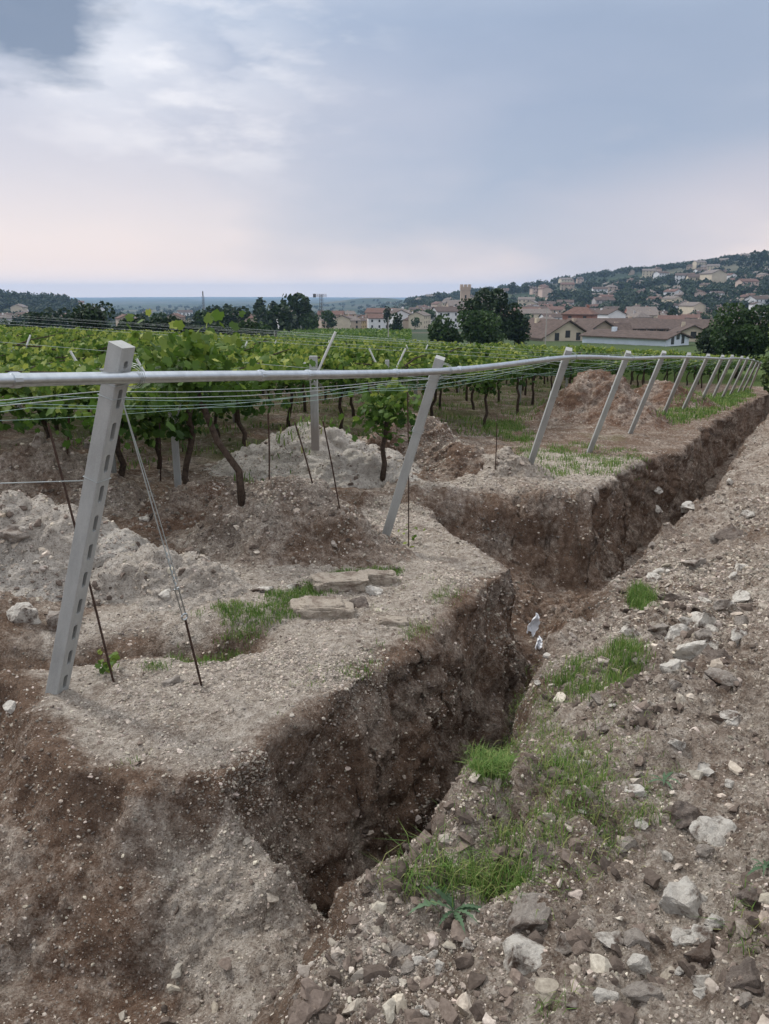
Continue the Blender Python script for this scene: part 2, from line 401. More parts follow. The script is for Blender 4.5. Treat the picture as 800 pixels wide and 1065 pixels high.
cm=sm(fbm(Pa*1.1,2,77),-.3,.6)
da=amp_b*big+amp_c*(cl*(.4+.8*cm)+.45*cl2)+.006*fine+np.where(isr,.15*cl3*cm+.05*vnoise(Pa*1.3,66),0)+np.where(isw|step|isr,.024,.014)*cl4*(.4+1.1*cm)+.09*cl3*cm*(step|isw)
disp[act]=da*near[act]
P=P+Nn*disp[:,None]
# zones : R gravel, G grass/far, B red
Rz=np.full(len(P),.25); Gz=np.zeros(len(P)); Bz=np.zeros(len(P))
top=(kf==0)
plat=top&(tf>-.9)&(sf<11)
e=np.interp(tf,SE[:,0],SE[:,1])-sf
Rz[plat]=.86; Rz[top&(tf>-.9)&(tf<1.5)&(sf>6.3)&(sf<8)]=.7
Rz=np.where(top&(e>0)&(tf<3),.34,Rz)
ramp_c=(sf<-.1)&(((tf-1.25)/.6)**2+((sf+.75)/.55)**2<1)&(kf<=2); Rz=np.where(ramp_c,.62,Rz)
e1=np.interp(tf,E1[:,0],E1[:,1]); cut=top&(sf>e1)&(sf<6.5+.65*tf)&(tf>-1.8); Rz=np.where(cut,.22,Rz)
Rz=np.where((kf==1),.27,Rz); Rz=np.where((kf==3),.2,Rz); Rz=np.where(kf==2,.40+.35*sm(sf,3,4)*(1-sm(sf,7,8)),Rz)
Rz=np.where(kf>=4,.53,Rz)
en=e+.10*fbm(P*5,3,141); low=(kf<=2)&(sf<.0)&(en>-.02)
Rz=np.where(low,.30,Rz); _u=np.clip(((tf-1.2)*.9+(sf+.15)*-.45)/1.01,0,1); _dd=np.hypot(tf-(1.2+.85*_u),sf-(-.2-.45*_u))+.16*fbm(P*4,3,142); Rz=np.where((kf<=2)&(sf<-.05)&(e>.05),.26+.50*sm(_dd,.50,.10),Rz)
Rz=np.where((kf<=0)&(en>-.10)&(en<.10)&(tf>-.6)&(tf<1.6),.0,Rz); Rz=np.where((kf==0)&(np.abs(sf-3)<40)&(Tm.ravel()>tls.repeat(nt_)-.10-.08*fbm(P*6,3,143))&(sf>-.1)&(sf<4.5),.12,Rz)
Rz=np.where(top&(tf<=-.9)&(r<40),.30,Rz)
# dark damp soil band under the turf edge
edge=(kf==1)&(P[:,2]>0)&False
x_=P[:,0]; y_=P[:,1]
dl=np.abs(y_-(4.72+.22*(x_+3.2)/2.5)); Rz=np.where(top&(dl+.14*fbm(P*5,2,44)<.26)&(x_<-.8),.05,Rz)
vin=top&(tf<-1.6); vw=sm(tf,-2.2,-4.5)*sm(sf,4,8); Gz=np.where(vin,.45*np.clip(vw,0,1),Gz)
Gz=np.where(top&(tf<-3.2)&(sf>9),.38,Gz)
Gz=np.where(top&(sf>9.4)&(sf<40)&(tf>-2.5)&(tf<.9),.24,Gz)
Gz=np.where(r>45,np.maximum(Gz,sm(r,45,60)),Gz)
Gz=np.where((kf>=4)&(r<30),0.0,Gz)
Bz=np.where((kf==1),.18,Bz); Bz=np.where(low,.22,Bz); Bz=np.where(cut,.15,Bz)
Bz=Bz+.2*np.clip(fbm(P*.8,2,120),0,1)*(r<60)
idx=np.arange(ns*nt_).reshape(ns,nt_)
Fg=np.stack([idx[:-1,:-1],idx[:-1,1:],idx[1:,1:],idx[1:,:-1]],-1).reshape(-1,4)
def gblur(A,n):
    A=A.reshape(ns,nt_).copy()
    for _ in range(n):
        B_=A.copy(); B_[1:-1]=(A[:-2]+A[1:-1]*2+A[2:])/4; A=B_.copy(); A[:,1:-1]=(B_[:,:-2]+B_[:,1:-1]*2+B_[:,2:])/4
    return A.ravel()
Rz=gblur(Rz,14); Bz=gblur(Bz,20); Gz=gblur(Gz,6)
colg=np.stack([Rz,Gz,Bz],1)
ground=mk('ground',P,Fg,M['earth'],col=colg,smooth=True); tag(ground,kind='structure')
# ------------------------------------------------------------------ heaps
HEAPS=[]
def heap(label,x,y,rx,ry,h,zone,rot=0,name='soil_heap',cat='heap',seed=0,sharp=1.0,amp=1.0,n=170,ridge=0):
    s,t=st(x,y); z0=float(zbase(np.array([s]),np.array([t]))[0])
    g=np.linspace(-1.25,1.25,n); U,Vv=np.meshgrid(g,g,indexing='ij'); u=U.ravel(); v=Vv.ravel()
    an=np.arctan2(v,u); rad=np.hypot(u,v)
    wob=1+.16*np.sin(an*2+seed)+.10*np.sin(an*3+seed*2.1)+.07*np.sin(an*5+seed*1.3)
    q=rad/wob
    prof=np.clip(1-q,-.3,1); prof=np.where(prof>0,sm(prof,0,1)*(1-sharp*.5)+prof*(sharp*.5)*1.0,prof*1.2)
    hh=prof*h
    c,s_=math.cos(rot),math.sin(rot); lx=u*rx;ly=v*ry; gx=lx*c-ly*s_; gy=lx*s_+ly*c
    Pp=np.stack([gx,gy,hh-.05],1); W=Pp+np.array([x,y,z0])+seed*3.3
    Nn=gnormal(Pp,n,n); 
    if Nn[:,2].mean()<0: Nn=-Nn
    d=amp*(.11*h**.5*fbm(W*2.6,4,10)+.10*clod(W*5.5,20)+.05*clod(W*12,25)+.028*clod(W*26,27)+.008*fbm(W*22,3,30))
    Pp=Pp+Nn*(d*np.clip(1.3-q,0,1))[:,None]
    i=np.arange(n*n).reshape(n,n); Fh=np.stack([i[:-1,:-1],i[1:,:-1],i[1:,1:],i[:-1,1:]],-1).reshape(-1,4)
    _s,_t=st(Pp[:,0]+x,Pp[:,1]+y); okv=(q<1.14)&((_t<.95)|(_s<3)); Fh=Fh[okv[Fh].all(1)]
    zr=np.tile(np.array(zone,dtype=float),(len(Pp),1)); zr[:,0]+=.25*fbm(W*1.7,2,40)
    o=mk(name,Pp,Fh,M['earth'],col=zr,smooth=True); o.location=(x,y,z0); tag(o,label,cat)
    HEAPS.append((Pp+np.array([x,y,z0]),Fh,np.array(zone))); return o
heap('pale grey gravel heap left of the first leaning concrete post',-3.05,6.25,1.25,1.0,.62,(1.35,0,0),name='gravel_heap',seed=1)
heap('small low grey gravel heap just right of the first leaning concrete post',-1.78,5.95,.80,.60,.34,(1.3,0,0),name='gravel_heap',seed=2)
heap('stony brown soil heap behind the grass strip and flat slabs',-.95,7.3,1.2,.9,.72,(.42,0,.10),seed=3)
heap('rough brown soil heap with grey stones behind the left gravel heap',-3.9,8.7,1.7,.9,.75,(.45,0,.2),seed=4)
heap('low brown soil mound below the gnarled vine',-2.0,8.3,1.1,.9,.40,(.25,0,.45),seed=5)
heap('pale grey heap beneath the forked concrete post',-1.15,11.4,1.85,1.0,.62,(1.6,0,0),seed=6,name='gravel_heap')
heap('small pale grey mound in front of the forked post heap',-.40,10.3,1.0,.6,.42,(1.5,0,0),seed=7,name='gravel_heap')
heap('brown soil heap behind the second leaning post',.45,12.0,1.2,.8,.80,(.38,0,.3),seed=8)
heap('low brown soil bank between the second and third leaning posts',1.12,11.5,.9,.7,.40,(.35,0,.25),seed=9)
heap('grey topped low mound left of the third leaning post',1.75,11.2,.75,.6,.42,(.85,0,0),seed=10)
heap('tall reddish brown earth heap behind the fourth and fifth leaning posts',5.5,20.3,2.2,1.9,1.3,(.30,0,.7),seed=11,sharp=1.0)
heap('flatter reddish heap in the shade of the canopy right of the tall heap',9.0,25.6,2.3,1.5,.75,(.28,0,.8),seed=12)
# ray casting on everything earthy
def bvh_of(lst):
    V=[];Fx=[];o=0
    for v,f in lst:
        V.append(v);Fx.append(f+o);o+=len(v)
    V=np.concatenate(V);Fx=np.concatenate(Fx)
    return BVHTree.FromPolygons(V.tolist(),Fx.tolist(),all_triangles=False)
_rr=np.hypot(P[:,0],P[:,1]); fc=P[Fg].mean(1); keep=(np.hypot(fc[:,0],fc[:,1])<70)&(fc[:,1]>-3)
BV=bvh_of([(P,Fg[keep])]+[(v,f) for v,f,_ in HEAPS])
BF=bvh_of([(P,Fg[(fc[:,1]>0)&(np.hypot(fc[:,0],fc[:,1])<6000)])])
def hit(px,py):
    d=ray(px,py); h=BV.ray_cast(Vector((0,0,H)),Vector(d).normalized())
    return (Vector(h[0]),Vector(h[1])) if h[0] is not None else (None,None)
def down(x,y):
    h=BV.ray_cast(Vector((x,y,30)),Vector((0,0,-1)))
    return (Vector(h[0]),Vector(h[1])) if h[0] is not None else (None,None)
def gz(x,y):
    h=BF.ray_cast(Vector((x,y,400)),Vector((0,0,-1)))
    return h[0].z if h[0] is not None else float(zfar(np.array([x]),np.array([y]))[0])
# ------------------------------------------------------------------ loose stones
def ico(sub):
    bm=bmesh.new(); bmesh.ops.create_icosphere(bm,subdivisions=sub,radius=1); v=np.array([q.co[:] for q in bm.verts]); f=np.array([[q.index for q in p.verts] for p in bm.faces]); bm.free(); return v,f
def rockshape(sub,seed,rough=.35,planes=7):
    v,f=ico(sub); rs=np.random.RandomState(seed); v=v.copy()
    for k in range(planes):
        n=rs.normal(size=3); n/=np.linalg.norm(n); d=rs.uniform(.34,.72); q=v@n; v=v-np.outer(np.clip(q-d,0,None),n)
    v=v*(1+rough*.22*vnoise(v*2.2+seed,3)[:,None])
    return v*rs.uniform(.8,1.2,3)*np.array([1,1,.75]),f
def rotm(rs,n):
    q=rs.normal(size=(n,4)); q/=np.linalg.norm(q,axis=1,keepdims=True); w,x,y,z=q.T
    return np.stack([np.stack([1-2*(y*y+z*z),2*(x*y-z*w),2*(x*z+y*w)],-1),np.stack([2*(x*y+z*w),1-2*(x*x+z*z),2*(y*z-x*w)],-1),np.stack([2*(x*z-y*w),2*(y*z+x*w),1-2*(x*x+y*y)],-1)],1)
def baked(name,temps,pos,sc,colr,mat,sink=.25,label=None,rot=None):
    n=len(pos); rs=NR; Rm=rotm(rs,n) if rot is None else rot; which=rs.randint(0,len(temps),n)
    VV=[];FF=[];CC=[];o=0
    for k,(tv,tf_) in enumerate(temps):
        w=np.where(which==k)[0]
        if not len(w): continue
        v=np.einsum('nij,vj->nvi',Rm[w],tv)*sc[w][:,None,None]; v[...,2]*=.8; v=v+pos[w][:,None,:]
        VV.append(v.reshape(-1,3)); FF.append((tf_[None]+(np.arange(len(w))*len(tv))[:,None,None]+o).reshape(-1,3)); CC.append(np.repeat(colr[w],len(tv),0)); o+=len(w)*len(tv)
    ob=mk(name,np.concatenate(VV),np.concatenate(FF),mat,col=np.concatenate(CC)); tag(ob,label,None,kind='stuff'); return ob
def sample(n,wfun):
    """area weighted points on ground + heaps"""
    Vs=[];ws=[];src=[]
    quads=[(P,Fg[keep],None)]+[(v,f,z) for v,f,z in HEAPS]
    A=[];C=[];Z=[];Q=[]
    for v,f,z in quads:
        q=v[f]; a=.5*np.linalg.norm(np.cross(q[:,2]-q[:,0],q[:,3]-q[:,1]),axis=1); c=q.mean(1); A.append(a);C.append(c);Q.append(q)
        if z is None: Z.append(np.concatenate([colg[f[:,0]],kf[f[:,0]][:,None],sf[f[:,0]][:,None],tf[f[:,0]][:,None]],1))
        else:
            s_,t_=st(c[:,0],c[:,1]); Z.append(np.concatenate([np.tile(z,(len(f),1)),np.full((len(f),1),9.),s_[:,None],t_[:,None]],1))
    A=np.concatenate(A);C=np.concatenate(C);Z=np.concatenate(Z);Q=np.concatenate(Q)
    w=A*wfun(C,Z); w=np.clip(w,0,None); w/=w.sum()
    i=NR.choice(len(w),n,p=w); u=NR.rand(n,1);v=NR.rand(n,1); q=Q[i]
    return (q[:,0]*(1-u)+q[:,1]*u)*(1-v)+(q[:,3]*(1-u)+q[:,2]*u)*v, Z[i]
def infront(C):
    fw=C[:,1]*math.cos(TH)+(H-C[:,2])*math.sin(TH); px=C[:,0]/np.maximum(fw,.1)*F; return (fw>.8)&(np.abs(px)<600)
def wgt(C,Z):
    d=np.linalg.norm(C-np.array([0,0,H]),axis=1); k=Z[:,3]
    dens=.25+1.0*np.clip(Z[:,0],0,1); dens=np.where(k==1,.45,dens); dens=np.where(k>=4,1.0,dens); dens=np.where((k<=2)&(Z[:,4]<0),1.1,dens); dens*=np.clip(1-1.6*Z[:,1],0,1)
    cl_=.22+np.clip(fbm(C*1.6,3,200)+.15,0,1.5)**1.6*1.6
    return infront(C)*dens*cl_/np.maximum(d,2)**1.7*(d<26)
def stonecol(n,bright):
    b=np.clip(NR.beta(1.3,3.4,n)*.62+.09+bright,.08,.72)[:,None]; tint=np.array([1,.91,.80])+NR.uniform(-.03,.03,(n,3)); wh=NR.rand(n)<.10; b[wh]=NR.uniform(.45,.64,(wh.sum(),1)); return b*tint
T0=[rockshape(1,k+50,.8,5) for k in range(6)]; T0=[(v,f) for v,f in T0]
T00=[]
for k in range(5):
    v,f=ico(1) if False else (lambda bm:(bmesh.ops.create_icosphere(bm,subdivisions=1,radius=1),np.array([q.co[:] for q in bm.verts]),np.array([[q.index for q in p.verts] for p in bm.faces]))[1:])(bmesh.new())
    T00.append((v*np.random.RandomState(k).uniform(.6,1.25,(len(v),1))*np.array([1.1,.9,.7]),f))
pos,Z=sample(215000,wgt); d=np.linalg.norm(pos-np.array([0,0,H]),axis=1)
sc=.0026+.0095*NR.power(.26,len(pos)); sc*=np.clip(d/4,.8,2.2)
baked('gravel',T00,pos,sc,stonecol(len(pos),.02+.12*np.clip(Z[:,0],0,1)),M['stone'],label='small pale limestone pebbles strewn over the dug earth')
def wgt2(C,Z):
    k=Z[:,3]; d=np.linalg.norm(C-np.array([0,0,H]),axis=1)
    dens=np.where(k>=4,1.6,.35)+.4*np.clip(Z[:,0],0,1); dens=np.where((k==9),1.1,dens); dens=np.where(k==1,.35,dens)
    dens=np.where((k==0)&(Z[:,5]>-.9)&(Z[:,4]<4)&(Z[:,4]>0),.28,dens)
    return infront(C)*dens*(.3+np.clip(fbm(C*1.3,2,210)+.3,0,1.3))*np.clip(1-1.5*Z[:,1],0,1)/np.maximum(d,2)**1.25*(d<32)
T1=[rockshape(2,k+90,1.3,11) for k in range(9)]
T1=[(v*(1+.16*fbm(v*3+q,2,q)[:,None]),f) for q,(v,f) in enumerate(T1)]
pos,Z=sample(34000,wgt2); k=Z[:,3]; d=np.linalg.norm(pos-np.array([0,0,H]),axis=1)
sc=.007+.042*NR.power(.13,len(pos)); sc=np.where(k>=4,sc*1.1,sc*.9); sc=np.where(k==0,sc*.7,sc)
earthy=NR.rand(len(pos))<np.where(k>=4,.66,.5)
cc=stonecol(len(pos),.13+.10*np.clip(Z[:,0],0,1)); cc[earthy]=np.array([.145,.120,.104])*NR.uniform(.6,1.7,(earthy.sum(),1))
baked('rubble',T1,pos,sc,cc,M['stone'],label='loose earthy clods and broken stones over the dug banks')
# ------------------------------------------------------------------ named rocks
def rock(px,py,wpx,mat,label,asp=.75,flat=.7,rz=None,seed=None,name='rock',sub=4,cat='rock',tilt=0,lift=.10,group=None):
    h,nn=hit(px,py)
    if h is None: return
    dist=(h-Vector((0,0,H))).length; w=wpx/F*dist/2*1.1
    v,f=rockshape(sub,seed if seed is not None else int(px*7+py),.8,11)
    v=v/np.abs(v).max(0); v=v*(1-.10*clod(v*1.7+px*.3,5)[:,None]); v=v*(1+(.16 if 'brown' in mat else .09)*fbm(v*2.6+px,3,7)[:,None]+.05*clod(v*5+px,3)[:,None]+.02*fbm(v*14+px,2,9)[:,None]); v=v*np.array([w,w*asp,w*flat])
    o=mk(name,v,f,M[mat],smooth=False); o.location=h+Vector((0,w*asp*.4,w*flat*lift)); o.rotation_euler=(tilt,R.uniform(-.2,.2),rz if rz is not None else R.uniform(-.5,.5))
    tag(o,label,cat,group); return o
rock(751,874,46,'rock_white','white faced limestone block at the right edge of the rubble bank',.8,.8,tilt=.5)
rock(707,948,48,'rock_white','rounded pale limestone boulder with a dirty top near the lower right',.85,.75)
rock(543,1006,54,'rock_white','pale rock crusted with brown soil at the bottom of the photo',.8,.65)
rock(548,968,56,'rock_grey','broad earthy grey rock just above the soil-crusted pale rock',.7,.6)
rock(592,986,30,'rock_grey','small grey rock right of the broad earthy grey rock',.7,.6)
rock(733,651,28,'rock_white','pale block at the top of the upper rock cluster on the bank',.9,1.0)
rock(708,660,34,'rock_white','leaning pale rock left in the upper rock cluster',.7,.6)
rock(718,684,32,'rock_white','whitest block in the middle of the upper rock cluster',.8,.8)
rock(700,700,24,'rock_white','small white stone at the lower left of the upper rock cluster',.7,.8)
rock(750,690,40,'rock_brown','brown flat rock at the right of the upper rock cluster',.7,.5)
rock(757,711,36,'rock_grey','grey rock below the brown flat rock of the upper cluster',.7,.5)
rock(658,661,22,'rock_white','lone white stone beside the small green tuft on the bank',.7,.7)
rock(700,626,34,'rock_brown','long brown clod at the trench edge above the upper rock cluster',.6,.5)
rock(715,852,38,'rock_brown','brown angular rock left of the white faced limestone block',.8,.7)
rock(570,895,42,'rock_brown','dark earthy clod amid the grass on the right bank',.9,.5,seed=77)
rock(610,795,14,'rock_white','small white stone in the grass on the right bank',.8,.6)
rock(605,845,13,'rock_white','small white stone low in the grass above the dark clod',.8,.6)
rock(628,760,18,'rock_grey','rounded grey stone right of the grass tuft',.8,.6)
rock(660,826,20,'rock_white','pale stone at the right end of the grass patch',.8,.6)
rock(625,729,18,'rock_grey','flat grey stone near the thick grass patch on the bank',.8,.5)
rock(488,985,16,'rock_white','small white stone below the leafy weed',.8,.7)
rock(417,993,24,'rock_grey','grey stone at the foot of the leafy weed',.8,.7)
rock(735,806,22,'rock_white','pale stone above the white faced limestone block',.8,.7)
rock(780,1030,36,'rock_brown','earthy clod in the bottom right corner',.8,.7)
rock(735,1000,34,'rock_brown','earthy clod below the rounded pale boulder',.8,.7)
rock(668,1040,30,'rock_grey','grey stone near the bottom edge under the right bank rubble',.8,.7)
rock(785,940,34,'rock_brown','earthy clod right of the rounded pale boulder',.8,.7)
rock(640,860,34,'rock_brown','brown clod at the lower right of the grass patch',.8,.7)
rock(765,560,34,'rock_brown','rough brown clod high on the right bank',.8,.6)
rock(722,590,26,'rock_grey','grey rock on the bank above the long brown clod',.8,.6)
rock(12,739,18,'rock_white','white stone at the left edge in front of the first post',.8,.8)
rock(150,541,17,'rock_white','pale stone on the brown soil right of the left gravel heap',.8,.6)
rock(172,620,17,'rock_white','pale stone near the tensioner of the first post',.9,.8)
rock(180,711,24,'rock_grey','pointed grey stone between the sapling and the anchor rod',.5,.6)
rock(273,616,24,'rock_white','flat pale stone at the foot of the stony brown heap',.6,.35)
rock(303,612,26,'rock_white','flat pale stone just behind the stacked slabs',.6,.35)
rock(405,593,22,'rock_grey','grey stone at the right end of the stacked slabs',.7,.5)
rock(385,619,26,'rock_white','pale cracked stone between the two stacked slabs',.8,.6)
rock(372,632,22,'rock_brown','brown stone wedged under the stacked slabs',.8,.7)
rock(345,641,26,'rock_brown','brown clod in front of the lower slab',.8,.7)
rock(12,560,34,'rock_grey','grey boulder topping the left gravel heap at the photo edge',.8,.6)
rock(60,652,34,'rock_grey','grey rock at the foot of the left gravel heap',.8,.8)
rock(20,648,36,'rock_white','pale rock in the foot of the left gravel heap at the photo edge',.8,.8)
rock(95,466,30,'rock_grey','grey boulder on the heap left behind the first post',.8,.8)
rock(38,465,28,'rock_grey','grey boulder at the far left below the vines',.8,.8)
RS=random.Random(41)
for (x0,x1,y0,y1,n_,a_,b_) in [(680,775,625,725,16,12,26),(560,790,960,1060,14,12,28),(640,790,500,620,14,9,18),(640,790,740,900,12,9,20),(410,520,985,1060,7,10,20),(560,650,660,740,4,8,13)]:
    for q in range(n_):
        rock(RS.uniform(x0,x1),RS.uniform(y0,y1),RS.uniform(a_,b_),RS.choice(['rock_white','rock_white','rock_grey']),'pale angular limestone piece lying loose among the rubble of the right bank',RS.uniform(.6,.95),RS.uniform(.5,.85),group='loose pale stones of the right bank',sub=3)
def slab(px,py,wpx,hpx,label,rz,tilt=0,seed=1,dep=.5):
    h,nn=hit(px,py); dist=(h-Vector((0,0,H))).length; w=wpx/F*dist/2; hh=hpx/F*dist/2
    v,f=ico(4); q=np.sign(v)*np.abs(v)**.42; q/=np.abs(q).max(0)
    q=q*(1+.22*fbm(v*1.3+seed,4,9)[:,None])*(1-.10*clod(v*2.2+seed,2)[:,None]); q=q*np.array([w,w*dep,hh]); q=q+.012*fbm(q*16+seed,3,4)[:,None]*v
    o=mk('stone_slab',q,f,M['slab']); o.location=h+Vector((0,w*dep*.5,hh*.5)); o.rotation_euler=(tilt,.05,rz); tag(o,label,'rock'); return o
slab(336,641,62,19,'flat tan limestone slab lying lowest at the grass strip',.12,.08,3,.45)
slab(352,614,60,17,'flat tan limestone slab leaning behind the lowest slab',.28,.05,8,.5)
slab(392,607,40,15,'thin pale slab at the right of the two tan slabs',.1,-.05,5,.5)
slab(408,650,30,9,'thin flat stone on the trench edge right of the slabs',.1,0,6,.5)
# ------------------------------------------------------------------ concrete posts
BPX=[(60,715),(398,568),(550,487),(613,470),(655,452),(690,432),(710,427),(726,424),(739,419),(751,414),(759,412),(767,410),(773,407),(780,405)]
TPX=[(127,358),(458,372),(592,363),(654,366),(691,366),(717,368),(737,369),(752,370),(762,370),(772,371),(778,372),(784,374),(788,376),(791,377)]
def inter(px,py,t):
    d=ray(px,py); o=np.array(xy(0,t)); k=(o[0]*DV[1]-o[1]*DV[0])/(d[0]*DV[1]-d[1]*DV[0]); return np.array([k*d[0],k*d[1],H+k*d[2]])
def post_mesh(L_,w=.118,slots=True):
    """square concrete post, open slots along one side; local z along the post"""
    b=.004; prof=[(-w/2+b,-w/2),(w/2-b,-w/2),(w/2,-w/2+b),(w/2,w/2-b),(w/2-b,w/2),(-w/2+b,w/2),(-w/2,w/2-b),(-w/2,-w/2+b)]
    V=[(x,y,0) for x,y in prof]+[(x,y,L_) for x,y in prof]; Fc=[]
    for k in range(8):
        a,b_=k,(k+1)%8
        if slots and k==2: continue
        Fc.append((a,b_,b_+8,a+8))
    Fc.append(tuple(range(7,-1,-1)));Fc.append(tuple(range(8,16)))
    if slots:
        x=w/2; y0=-w/2+b; y1=w/2-b; n=int(L_/.165); stp=L_/n; dpt=.07
        def vid(p): V.append(p); return len(V)-1
        lo=(2,3)
        for i in range(n):
            z0=i*stp; z1=z0+stp
            hi=(10,11) if i==n-1 else (vid((x,y0,z1)),vid((x,y1,z1)))
            cz=(z0+z1)/2; hw=.0135; hl=.05 if i<n-1 else .02; c=.007
            o=[(-hw,-hl+c),(-hw+c,-hl),(hw-c,-hl),(hw,-hl+c),(hw,hl-c),(hw-c,hl),(-hw+c,hl),(-hw,hl-c)]
            o=[vid((x,a,cz+b2)) for a,b2 in o]; q=[vid((x-dpt,V[j][1],V[j][2])) for j in o]
            A,B=lo; D,C=hi
            Fc+=[(A,B,o[2],o[1]),(B,o[3],o[2]),(B,C,o[4],o[3]),(C,o[5],o[4]),(C,D,o[6],o[5]),(D,o[7],o[6]),(D,A,o[0],o[7]),(A,o[1],o[0])]
            for k in range(8): Fc.append((o[k],o[(k+1)%8],q[(k+1)%8],q[k]))
            Fc.append(tuple(q)); lo=hi
    return V,Fc
ordn=['first','second','third','fourth','fifth','sixth','seventh','eighth','ninth','tenth','eleventh','twelfth','thirteenth','fourteenth']
TOPS=[]
for i,(bp_,tp_) in enumerate(zip(BPX,TPX)):
    b=Vector(inter(*bp_,0.0)); t=Vector(inter(*tp_,.72))
    if i==0: 
        pass
    g,_=down(b.x,b.y); sk=.35; zz=g.z if g else b.z
    ax=(t-b).normalized(); b0=b-ax*(sk+max(0,b.z-zz)); L_=(t-b0).length
    root=empty('concrete_post',b0,('large near slotted concrete post leaning right at the left of the photo' if i==0 else ordn[i]+' leaning concrete post of the row counted from the left' if i<7 else ordn[i]+' leaning concrete post, in the far end of the row'),'post','leaning end posts of the pergola')
    zax=ax; xax=(Vector((NV[0],NV[1],0))); xax=(xax-zax*xax.dot(zax)).normalized(); yax=zax.cross(xax)
    ang=.08
    Mx=Matrix((xax,yax,zax)).transposed() @ Matrix.Rotation(math.radians(0),3,'Z')
    root.rotation_euler=(Mx@Matrix.Rotation(ang if i==0 else .30,3,'Z')).to_euler()
    v,f=post_mesh(L_,.090 if i==0 else .082,slots=True)
    mk('post_shaft',v,f,M['concrete'],root)
    # wire wraps
    for hh in ([L_-.20,L_-.27,L_-.72] if i<6 else [L_-.16]):
        hw=.048; ring=[(-hw,-hw,hh),(hw,-hw,hh+.008),(hw,hw,hh+.012),(-hw,hw,hh+.004),(-hw,-hw,hh)]
        v,f=tube(ring,.0022,5); mk('wire_tie',v,f,M['wire'],root)
    TOPS.append((t,ax,b))
# ------------------------------------------------------------------ steel pipe
PYP=[390,380.5,371.5,369.5,370,371.5,373,374,374.5,375.5,376,377.5,379,380]
pts=[]
for i,(t,ax,b) in enumerate(TOPS):
    L2=(t-b).length; k=.155/ L2 if i==0 else .10/L2
    p=t-ax*(.165 if i==0 else .12)
    out=Vector((NV[0],NV[1],.25)).normalized()
    pts.append(p+out*.0-Vector((DV[0],DV[1],0))*0+Vector((NV[0],NV[1],0))*.085)
# smooth heights so that the run undulates gently
zz=[p.z for p in pts]
pre=pts[0]-(pts[1]-pts[0]); pre.z=pts[0].z+.16
pre=pts[0]-Vector((DV[0],DV[1],0))*3.3+Vector((0,0,.24))
allp=[pre]+pts
def cr(p0,p1,p2,p3,u): return .5*((2*p1)+(-p0+p2)*u+(2*p0-5*p1+4*p2-p3)*u*u+(-p0+3*p1-3*p2+p3)*u**3)
sp=[]
for i in range(len(allp)-1):
    p0=allp[max(i-1,0)];p1=allp[i];p2=allp[i+1];p3=allp[min(i+2,len(allp)-1)]
    for k in range(10): sp.append(cr(p0,p1,p2,p3,k/10))
sp.append(allp[-1])
pipe=empty('steel_pipe',sp[0],'long galvanised steel pipe running along the tops of the leaning posts','pipe')
o0=Vector(sp[0]); v,f=tube([p-o0 for p in sp],.0285,14); mk('pipe_run',v,f,M['galv'],pipe,smooth=True)
def along(i,off):
    a=sp[i];b=sp[i+1];d=(b-a).normalized(); return a+d*off,d
for i,off in [(8,.12),(12,.32),(14,.1),(17,.2),(20,.3),(27,.1),(35,.1),(45,.1),(55,.1),(65,.1)]:
    a,d=along(i,off); v,f=tube([a-o0-d*.02,a-o0-d*.018,a-o0+d*.018,a-o0+d*.02],[.0285,.0335,.0335,.0285],14); mk('pipe_collar',v,f,M['galv'],pipe,smooth=False)
# bindings at post 1..4
for i in range(4):
    t,ax,b=TOPS[i]; c=pts[i]; 
    for k in range(3):
        dd=Vector((DV[0],DV[1],0))*(.05+.012*k); loop=[]
        ctr=c-Vector((NV[0],NV[1],0))*.05+dd
        for q in range(13):
            an=2*math.pi*q/12; loop.append(ctr+Vector((NV[0],NV[1],0))*math.cos(an)*.085+Vector((0,0,1))*math.sin(an)*(.05+.006*k)-o0)
        v,f=tube(loop,.0016,5,False); mk('binding_wire',v,f,M['wire'],pipe)
# ------------------------------------------------------------------ wires
def wire(ptl,r_,mat,label,name='trellis_wire',cat='wire',group='thin trellis wires strung below the pipe'):
    o=Vector(ptl[0]); v,f=tube([Vector(p)-o for p in ptl],r_,5); ob=mk(name,v,f,M[mat],smooth=True); ob.location=o; tag(ob,label,cat,group); return ob
def pathoff(dt,dz,sag=.05,n0=-1,wob=0):
    out=[];a0=R.uniform(0,6)
    for i,(p0,p1) in enumerate(zip(allp[:-1],allp[1:])):
        for k in range(6):
            u=k/6; q=p0.lerp(p1,u); dzz=dz-sag*4*u*(1-u)+wob*math.sin(a0+i*1.7+u*3)
            out.append(q+Vector((NV[0],NV[1],0))*dt+Vector((0,0,dzz)))
    return out
for k,(dt,dz,sg,r_,m_) in enumerate([(-.22,-.07,.03,.0022,'wire'),(-.30,-.10,.05,.0022,'wire'),(-.55,-.13,.07,.0017,'gwire'),(-.75,-.21,.06,.0016,'gwire'),(-1.0,-.20,.08,.0018,'gwire'),(-1.6,-.33,.05,.0016,'gwire')]):
    wire(pathoff(dt,dz,sg,wob=.015),r_,m_,'thin '+('galvanised' if m_=='wire' else 'greenish')+' trellis wire strung along just below the pipe',group='thin galvanised trellis wires' if m_=='wire' else 'thin greenish trellis wires')
t,ax,b=TOPS[0]
lw=b+ax*1.36
wire([lw+Vector((-.06,0,0)),lw+Vector((-.9,-.1,-.005)),lw+Vector((-2.4,-.2,-.06))],.003,'wire','single pale wire leading left from the middle of the first post',group=None)
